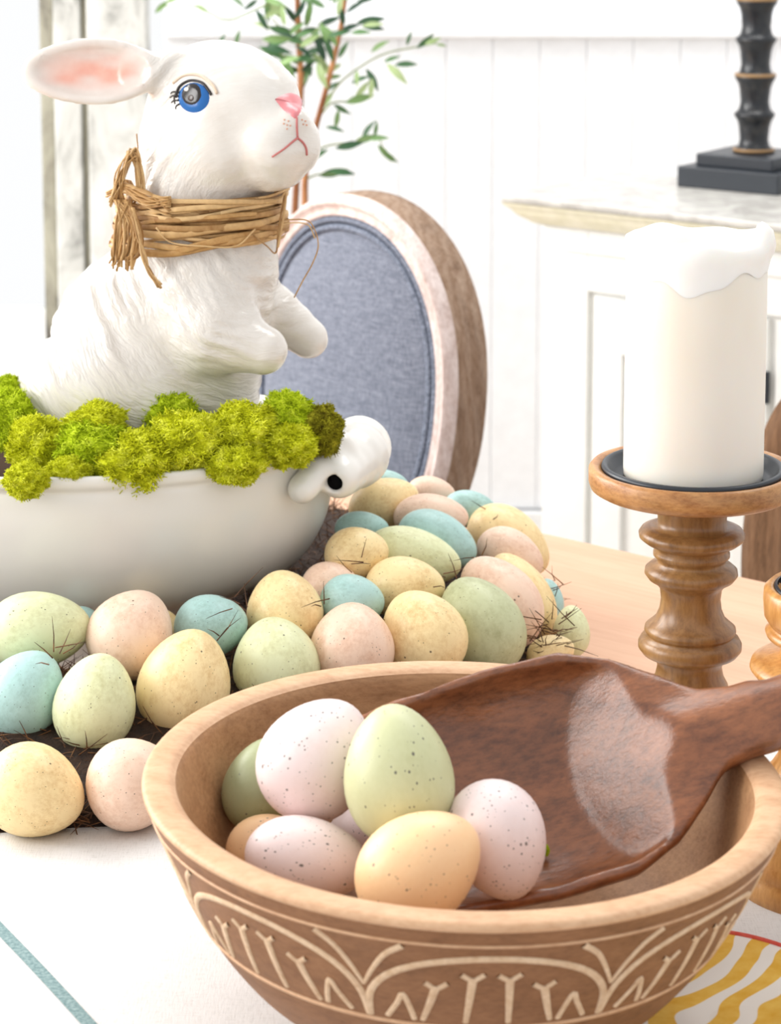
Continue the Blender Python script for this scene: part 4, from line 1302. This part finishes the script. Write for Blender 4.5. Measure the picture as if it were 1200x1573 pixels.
# ------------------------------------------------------------------ raffia tie
def build_raffia():
    t = thing('raffia_tie', 'natural raffia strands wound and knotted around the bunny neck', 'raffia', (float(B(315, 330)[0]), BY, float(B(315, 370)[2])))
    rr = random.Random(21)
    s = mpp(B(315, 330))
    ax = B(313, 330)
    def surf(ang, z):
        o = Vector((ax[0] + 0.2 * math.cos(ang), ax[1] + 0.2 * math.sin(ang), z))
        l, n, i, d = BVH_BUNNY.ray_cast(o, Vector((-math.cos(ang), -math.sin(ang), 0)), 0.2)
        return (l, n) if l is not None else (Vector((ax[0], ax[1], z)), Vector((math.cos(ang), math.sin(ang), 0)))
    def ribbon(pts, w, flat=0.3, up=(0, 0, 1)):
        wpart('strand', *tube(pts, w * s, 6, flat, up), 'raffia', t)
    zof = lambda py: float(B(313, py)[2])
    for i in range(34):
        y0 = rr.uniform(293, 350); y1 = y0 + rr.uniform(-16, 22); ph = rr.uniform(0, 6.28)
        if i >= 31: y0 = rr.uniform(345, 356); y1 = y0 + rr.uniform(10, 28)
        off = 0.002 + rr.uniform(0, 0.011); pts = []
        n = 44; am = rr.uniform(2, 10)
        for k in range(n + 1):
            an = 2 * math.pi * k / n + ph
            py = y0 + (y1 - y0) * (0.5 - 0.5 * math.cos(an + 0.7)) + am * math.sin(2 * an + ph) + 0.25 * am * math.sin(5 * an + 2 * ph)
            l, nn = surf(an, zof(py)); 
            nh = Vector((math.cos(an), math.sin(an), 0))
            pts.append(l + nh * (off + 0.0015 * math.sin(5 * an + i)))
        ribbon(pts, rr.uniform(2.0, 6.0), rr.uniform(0.15, 0.4))
    # knot at the nape side, left in view
    K = B(192, 300, -0.038)
    for i in range(9):
        a = rr.uniform(0, 6.28); R = rr.uniform(10, 24) * s
        pts = []
        tilt = rr.uniform(-0.8, 0.8)
        for k in range(13):
            q = 2 * math.pi * k / 12
            v = Vector((R * 0.75 * math.cos(q), R * 0.7 * math.sin(q) * math.sin(tilt), R * math.sin(q)))
            pts.append(Vector(K) + v + Vector((rr.uniform(-2, 2) * s, 0, rr.uniform(-2, 2) * s)))
        ribbon(pts, rr.uniform(2.5, 4.2), 0.4, (0, 1, 0))
    def bx(px, py, dy): return Vector(B(px, py, dy))
    # upper loop bundle
    for i in range(22):
        j = lambda a: rr.uniform(-a, a)
        ribbon(spline([bx(180 + j(12), 312 + j(6), -0.045), bx(186 + j(8), 270 + j(6), -0.05 + j(0.006)), bx(203 + j(9), 236 + j(10), -0.046 + j(0.005)), bx(214 + j(6), 262 + j(6), -0.05), bx(216 + j(8), 300 + j(6), -0.055)], 5), rr.uniform(2.2, 4.0), 0.4, (0, 1, 0))
    ribbon(spline([bx(209, 262, -0.045), bx(212, 232, -0.04), bx(210, 206, -0.035)], 5), 3.0, 0.4, (0, 1, 0))
    for i in range(12):
        j = lambda a: rr.uniform(-a, a)
        ribbon(spline([bx(166 + j(3), 300 + j(8), -0.04), bx(190, 290 + j(8), -0.05), bx(225, 305 + j(12), -0.064), bx(262, 318 + j(16), -0.072)], 5), rr.uniform(2.5, 4.5), 0.35, (0, 1, 0))
    # hanging tails
    for i in range(26):
        j = lambda a: rr.uniform(-a, a)
        x = 172 + i * 1.5
        ribbon(spline([bx(190 + j(14), 308, -0.048), bx(x + 8 + j(5), 345, -0.066), bx(x + 2 + j(6), 385, -0.078 + j(0.004)), bx(x - 4 + j(7), 408 + j(9), -0.082 + j(0.005))], 5), rr.uniform(2.6, 4.6), 0.4, (0, 1, 0))
    for i in range(10):
        j = lambda a: rr.uniform(-a, a)
        ribbon(spline([bx(203 + j(5), 320, -0.06), bx(213 + j(4), 360, -0.078), bx(221 + j(4), 395, -0.088), bx(232 + j(4), 420, -0.09), bx(245 + j(4), 440 + j(4), -0.091)], 5), rr.uniform(2.2, 3.4), 0.4, (0, 1, 0))
    # loose loops at the front and right
    ribbon(spline([bx(432, 338, -0.035), bx(470, 338, -0.03), bx(483, 352, -0.03), bx(489, 378, -0.03), bx(480, 405, -0.03), bx(466, 430, -0.03), bx(452, 457, -0.03)], 6), 2.6, 0.4, (0, 1, 0))
    ribbon(spline([bx(430, 346, -0.04), bx(452, 342, -0.035), bx(474, 346, -0.03), bx(484, 366, -0.03)], 6), 2.0, 0.5, (0, 1, 0))
    ribbon(spline([bx(240, 350, -0.078), bx(262, 372, -0.074), bx(310, 378, -0.078), bx(362, 378, -0.068), bx(392, 352, -0.06)], 6), 2.2, 0.5, (0, 1, 0))
    ribbon(spline([bx(390, 362, -0.06), bx(410, 378, -0.05), bx(424, 388, -0.042), bx(428, 352, -0.042), bx(438, 296, -0.03)], 6), 1.8, 0.6, (0, 1, 0))
    ribbon(spline([bx(410, 312, -0.055), bx(430, 305, -0.045), bx(439, 296, -0.035), bx(436, 330, -0.04), bx(427, 380, -0.045)], 6), 2.0, 0.6, (0, 1, 0))
build_raffia()

# ------------------------------------------------------------------ candle holders and candle
def build_holders():
    P = on_z(1065, 716, 0.262); s = mpp(P); zt = 0.262
    cx, cy = P.x, P.y
    zz = lambda y: TABLE + zt - (y - 714) * s * 1.03
    t = thing('candle_holder', 'tall turned wooden candle holder with a wide plate under the white candle', 'candle holder', (cx, cy, TABLE))
    pl = [(20, 733), (138, 733), (141, 718), (150, 714), (156, 714), (160, 719), (160, 738), (157, 747), (148, 752), (110, 754), (64, 755), (50, 757)]
    wpart('plate', *lathe([(r * s, zz(y)) for r, y in pl], 72, cx, cy), 'wood_plate', t)
    st = [(62, 754), (60, 766), (54, 780), (53, 794), (54, 802), (66, 801), (78, 805), (82, 811), (81, 817), (72, 824), (58, 830), (56, 836), (59, 840), (59, 845), (53, 850), (53, 856), (64, 860), (71, 866), (72, 873), (66, 881), (54, 888), (48, 896), (46, 912), (48, 928), (54, 942), (64, 951), (70, 956), (71, 961), (68, 966), (66, 969), (76, 973), (80, 980), (80, 988), (74, 996), (60, 1001), (52, 1005), (50, 1018), (53, 1032), (60, 1045), (61, 1052), (58, 1058), (50, 1062), (49, 1075), (60, 1086), (74, 1096), (76, 1106), (60, 1114), (58, 1124), (66, 1140), (78, 1160), (86, 1172), (90, 1184), (96, 1196), (100, 1208), (101, 1226), (99, 1240)]
    zb = zz(1240)
    f = (zt) / ((1240 - 714) * s * 1.03)
    zz2 = lambda y: zz(y + (6 if y > 800 else 0)) if y < 1060 else TABLE + (zz(1060) - TABLE) * (1240 - y) / (1240 - 1060)
    wpart('stem', *lathe([(r * s, zz2(y)) for r, y in st], 72, cx, cy, close_bot=True), 'wood_holder', t)
    pan = [(2, 731), (112, 731), (122, 727), (130, 715), (134, 711), (139, 712), (141, 716), (138, 722)]
    wpart('candle_pan', *lathe([(r * s, zz(y)) for r, y in pan], 72, cx, cy), 'black_metal', t, label='black metal pan')
    # candle
    R = 107 * s; z0 = zz(729); Hc = 368 * s * 1.03
    c = thing('pillar_candle', 'thick white pillar candle with a melted uneven rim', 'candle', (cx, cy, z0))
    N = 120
    V = []; F = []
    prof = [(0.02, 0), (0.97, 0.0), (0.995, 0.008), (1, 0.03), (1, 0.3), (1, 0.6), (0.995, 0.85), (0.98, 0.88)]
    wpart('wax_body', *lathe([(R * r, z0 + Hc * z) for r, z in prof], N, cx, cy), 'wax', c)
    # melted rim: folded lip
    def top(a):   # height gain around the rim (a = 0 points right)
        pk = math.exp(-((((a + 0.42 + math.pi) % (2 * math.pi)) - math.pi) / 0.16) ** 2)
        return 0.01 * math.sin(3 * a + 1) + 0.006 * math.sin(7 * a) + 0.075 * pk
    def low(a):
        return 0.84 + 0.030 * math.sin(2 * a + 2.2) + 0.022 * math.sin(5 * a + 0.6) + 0.010 * math.sin(11 * a)
    def lip(a):
        pk = math.exp(-((((a + 0.35 + math.pi) % (2 * math.pi)) - math.pi) / 0.38) ** 2)
        return 0.035 + 0.02 * math.sin(3 * a + 0.5) + 0.014 * math.sin(6 * a) + 0.10 * pk
    M = 14; V = []
    for k in range(N):
        a = 2 * math.pi * k / N
        lo, tp, lp = low(a), 0.99 + top(a), lip(a)
        pts = [(1.000, lo), (1.004, lo + 0.006), (1.006 + lp * 0.3, lo + (tp - lo) * 0.35), (1.0 + lp * 0.8, lo + (tp - lo) * 0.52), (1.0 + lp, lo + (tp - lo) * 0.7), (1.0 + lp * 0.75, lo + (tp - lo) * 0.86), (0.97 + lp * 0.3, tp - 0.008), (0.93, tp), (0.87, tp - 0.012), (0.82, tp - 0.05), (0.74, 0.90), (0.5, 0.87), (0.25, 0.862), (0.015, 0.86)]
        for r, z in pts: V.append((cx + R * r * math.cos(a), cy + R * r * math.sin(a), z0 + Hc * z))
    F = []
    for k in range(N):
        k2 = (k + 1) % N
        for i in range(M - 1): F.append((k * M + i, k2 * M + i, k2 * M + i + 1, k * M + i + 1))
    wpart('melted_rim', V, F, 'wax_white', c)
    wpart('wick', *tube([(cx, cy, z0 + Hc * 0.855), (cx + 0.001, cy, z0 + Hc * 0.89), (cx + 0.004, cy, z0 + Hc * 0.92)], 0.0012, 6), 'wick', c)
    # short holder, at the right edge
    bx_ = 1286
    P = on_z(bx_, 1352, 0.0); cx, cy = P.x, P.y; s = mpp(P)
    zt = on_y(bx_, 902, cy).z - TABLE
    hh = zt
    t2 = thing('candle_holder', 'short honey-coloured turned candle holder cut off by the right frame edge', 'candle holder', (cx, cy, TABLE))
    prof = [(92, 0.80), (100, 0.965), (106, 0.995), (114, 1.0), (121, 0.985), (122, 0.95), (120, 0.9), (112, 0.872), (104, 0.866), (112, 0.858), (118, 0.846), (116, 0.834), (104, 0.822), (96, 0.805), (92, 0.785), (96, 0.77), (124, 0.755), (138, 0.738), (140, 0.722), (134, 0.706), (116, 0.69), (108, 0.675), (112, 0.66), (118, 0.65), (116, 0.635), (104, 0.62), (106, 0.60), (120, 0.585), (126, 0.57), (118, 0.55), (100, 0.535), (92, 0.49), (94, 0.42), (108, 0.37), (120, 0.345), (124, 0.33), (120, 0.315), (128, 0.29), (142, 0.24), (148, 0.225), (150, 0.185), (153, 0.175), (155, 0.14), (159, 0.13), (162, 0.095), (160, 0.085), (165, 0.075), (168, 0.04), (166, 0.006), (160, 0.0)]
    wpart('stem', *lathe([(r * s, TABLE + hh * z) for r, z in prof], 72, cx, cy, close_bot=True), 'wood_honey', t2)
    wpart('candle_cup', *lathe([(2 * s, TABLE + hh * 0.84), (88 * s, TABLE + hh * 0.84), (98 * s, TABLE + hh * 0.95), (106 * s, TABLE + hh * 0.998), (101 * s, TABLE + hh * 1.002)], 64, cx, cy), 'black_metal', t2)
build_holders()

# ------------------------------------------------------------------ carved wooden bowl
BR = 0.1925; BH = 0.146
bc = on_z(704, 1202, BH); BCX, BCY = bc.x, bc.y
BOUT = smooth_prof([(0.088, 0.002), (0.104, 0.012), (0.128, 0.030), (0.147, 0.052), (0.160, 0.072), (0.1705, 0.092), (0.179, 0.112), (0.187, 0.130), (0.1905, 0.138), (0.1918, 0.1415)], 8)
def build_bowl():
    t = thing('carved_bowl', 'round brown wooden bowl carved with pale arches, holding the scoop and eggs', 'bowl', (BCX, BCY, TABLE))
    wave = lambda a: 0.0
    V, F = lathe([(0.002, 0.0)] + [(0.085, 0.0)] + list(BOUT), 128); put('outer_wall', mesh('outer_wall', V, F, 'wood_bowl_out'), t)
    rimp = smooth_prof([(0.1918, 0.1415), (0.1935, 0.144), (0.1915, 0.1466), (0.186, 0.1474), (0.178, 0.1468), (0.1735, 0.1445)], 5)
    put('rim', mesh('rim', *lathe(rimp, 128), 'wood_bowl_rim'), t)
    inp = smooth_prof([(0.1735, 0.1445), (0.1705, 0.138), (0.163, 0.112), (0.150, 0.078), (0.128, 0.045), (0.09, 0.022), (0.04, 0.014), (0.002, 0.013)], 6)
    put('inner_wall', mesh('inner_wall', *lathe(inp, 128), 'wood_bowl_in'), t)
    # carving: lines swept over the outer wall
    pr = np.array(BOUT); seg = np.hypot(*np.diff(pr, axis=0).T); L = np.concatenate([[0], np.cumsum(seg)])
    i0 = np.interp(0.074, pr[:, 1], L); i1 = np.interp(0.132, pr[:, 1], L)
    def sp(phi, v):
        l = i0 + (i1 - i0) * v; r = np.interp(l, L, pr[:, 0]); z = np.interp(l, L, pr[:, 1])
        return Vector((r * math.cos(phi), r * math.sin(phi), z))
    W = math.radians(45)
    def line(pts, w=0.0021, n=6, taper=None):
        px = smooth_prof(pts, n); P = [sp(p * W, v) for p, v in px]
        m = len(P); R = [w] * m
        if taper: R = [w * (taper[0] + (taper[1] - taper[0]) * i / (m - 1)) for i in range(m)]
        return tube_flat(P, R)
    def tube_flat(P, R):
        # low ridge following the wall
        V = []; F = []; n = len(P)
        for i in range(n):
            tt = (P[min(i + 1, n - 1)] - P[max(i - 1, 0)]).normalized()
            nr = Vector((P[i].x, P[i].y, -0.09)).normalized(); sdv = tt.cross(nr).normalized(); nr = sdv.cross(tt)
            for a, h in ((-1, -0.0012), (-0.75, 0.0006), (0, 0.0010), (0.75, 0.0006), (1, -0.0012)):
                V.append(P[i] + sdv * (R[i] * a) + nr * h)
        for i in range(n - 1):
            for k in range(4): F.append((i * 5 + k, i * 5 + k + 1, i * 5 + k + 6, i * 5 + k + 5))
        return np.array([v[:] for v in V]), F
    lines = []
    arch = [(-0.5 + 0.5 * (1 - math.cos(math.pi * i / 12)) , 0.02 + 0.83 * math.sin(math.pi * i / 12) ** 0.8) for i in range(13)]
    lines.append(line(arch, 0.0026, 3))
    # leaves of the V between arches
    for s in (-1, 1):
        lines.append(line([(s * 0.50, 0.42), (s * 0.455, 0.62), (s * 0.40, 0.82), (s * 0.33, 0.955)], 0.0022, 4, (0.6, 1.1)))
    # strokes under the arch: stems with flared heads
    for p, h, lean in ((-0.24, 0.50, 0.03), (-0.08, 0.62, 0.01), (0.08, 0.62, -0.01), (0.24, 0.50, -0.03)):
        lines.append(line([(p - lean, 0.04), (p, h * 0.5), (p + lean, h)], 0.0023, 4, (0.8, 1.3)))
        lines.append(line([(p + lean - 0.045, h + 0.03), (p + lean, h - 0.03), (p + lean + 0.045, h + 0.04)], 0.0018, 4))
    for s in (-1, 1):
        lines.append(line([(s * 0.42, 0.04), (s * 0.37, 0.24), (s * 0.345, 0.36), (s * 0.32, 0.2), (s * 0.305, 0.04)], 0.0019, 4))
    meshes = [mesh('carved_line', V, F, 'wood_carving') for V, F in lines]
    ph0 = math.radians(-90) + 0.055
    for k in range(8):
        for me in meshes:
            o = put('carved_line', me, t); o.rotation_euler = (0, 0, ph0 + k * W)
    def ringline(v, w):
        P = [sp(2 * math.pi * k / 160, v) for k in range(161)]
        return tube_flat(P, [w] * 161)
    put('carved_ring', mesh('carved_ring', *ringline(1.0, 0.0010), 'wood_bowl_rim'), t)
    put('carved_ring', mesh('carved_ring', *ringline(-0.04, 0.0018), 'wood_bowl_rim'), t)
    t.rotation_euler = (0, math.radians(1.4), 0); t.location.z += 0.0048; t.scale = (1, 1.045, 1)
build_bowl()

# ------------------------------------------------------------------ scoop
def build_scoop():
    # local frame: x to the handle, y across (towards the far rim), z out of the opening
    X = Vector((0.96, 0.20, 0.185)).normalized()
    roll = math.radians(38)
    side = Vector((0, 0, 1)).cross(X).normalized()          # points to the back
    upv = X.cross(side)
    Yv = side * math.cos(roll) + upv * math.sin(roll)
    Z = X.cross(Yv)
    O = on_z(846, 1180, 0.149)
    w = lambda x: np.interp(x, [-0.20, -0.15, -0.08, -0.02, 0.03, 0.06, 0.085, 0.105, 0.125], [0.046, 0.060, 0.074, 0.080, 0.078, 0.066, 0.046, 0.026, 0.017])
    def fn(P):
        x, y, z = P[..., 0], P[..., 1], P[..., 2]
        W = w(x)
        # outer hull: below the rim plane, U section
        zz = np.where(z > 0, z * 3.0, z)
        dep = np.interp(x, [-0.2, -0.15, -0.05, 0.03, 0.08, 0.11, 0.14], [0.012, 0.026, 0.052, 0.056, 0.044, 0.020, 0.012])
        k = np.sqrt((y / W) ** 2 + (np.minimum(z, 0) / dep) ** 2)
        hull = (k - 1) * np.minimum(W, dep) * 0.9
        hull = smax(hull, z + 0.02 * (y / 0.08) ** 2 * 0 - 0.0, 0.006)
        hull = smax(hull, -(x + 0.112), 0.006); hull = smax(hull, x - 0.135, 0.004)
        # handle
        hd = sd_cap(P, (0.085, 0, -0.010), (0.36, 0, 0.002), 0.0195, 0.0300)
        d = smin(hull, hd, 0.016)
        # cavity: trough with a steep end wall near the handle
        endx = 0.068 - 1.8 * y * y
        Wc = np.maximum(W - 0.007, 0.004)
        Wc = np.where(x > -0.02, np.minimum(Wc, 0.075), Wc)
        depc = np.interp(x, [-0.2, -0.15, -0.05, 0.0, 0.08], [0.004, 0.016, 0.040, 0.043, 0.040])
        kk = np.sqrt((y / Wc) ** 2 + (np.minimum(z, 0) / depc) ** 2)
        cav = (kk - 1) * np.minimum(Wc, depc) * 0.9
        wall = (x - (endx + 1.2 * np.minimum(z, 0.01))) * 0.8           # sloping end wall
        cav = smax(cav, wall, 0.004)
        d = smax(d, -cav, 0.003)
        return d + 0.0014 * (vnoise(P * np.array([35, 60, 60]), 3) - 0.5)
    V, F = surface_nets(fn, (-0.2, -0.095, -0.075), (0.385, 0.095, 0.03), 0.0026)
    V = smooth_mesh(V, F, 2, 0.4)
    o = put('wooden_scoop', mesh('wooden_scoop', V, F, 'wood_scoop'), None, label='dark carved wooden scoop lying in the bowl with its handle over the rim', cat='scoop')
    M = Matrix((X, Yv, Z)).transposed().to_4x4(); M.translation = O
    o.matrix_world = M
build_scoop()

BG = 'speckled eggs in the carved bowl'
BOWL_EGGS = [
 (486, 1166, .160, 98, 84, 55, 'pink', 'large pale pink egg leaning at the back of the bowl'),
 (612, 1191, .155, 108, 83, 97, 'green', 'tall green egg standing in the middle of the bowl'),
 (402, 1205, .124, 74, 56, 70, 'sage', 'dark sage egg at the left inside the bowl behind the pink ones'),
 (408, 1302, .092, 62, 50, 20, 'peach', 'small peach egg low at the left of the bowl, mostly hidden'),
 (473, 1320, .112, 98, 62, -8, 'pink', 'pale pink egg lying sideways at the front of the bowl'),
 (644, 1334, .127, 104, 82, 35, 'peach', 'large peach egg at the front of the bowl'),
 (764, 1290, .130, 92, 75, -70, 'pink', 'pinkish grey egg resting in the wooden scoop'),
 (566, 1290, .075, 70, 56, 30, 'pink', 'pink egg at the bottom of the bowl showing only between three others')]
for e in settle(BOWL_EGGS, 0.07, 0.175, 0.010):
    egg(e[0], e[1], e[2], e[3], e[4], e[5], 'egg_bowl_' + e[6], e[7], BG)

# a crumb of moss beside the egg in the scoop
def build_crumb():
    P = on_z(838, 1306, 0.101); s = mpp(P)
    o = bpy.data.objects.new('moss_crumb', bpy.data.objects['moss_clump'].data)
    o.location = P; o.scale = (6 * s, 6 * s, 9 * s)
    o['label'] = 'tiny green moss crumb beside the pinkish grey egg in the scoop'; o['category'] = 'moss'
    link(o)
build_crumb()
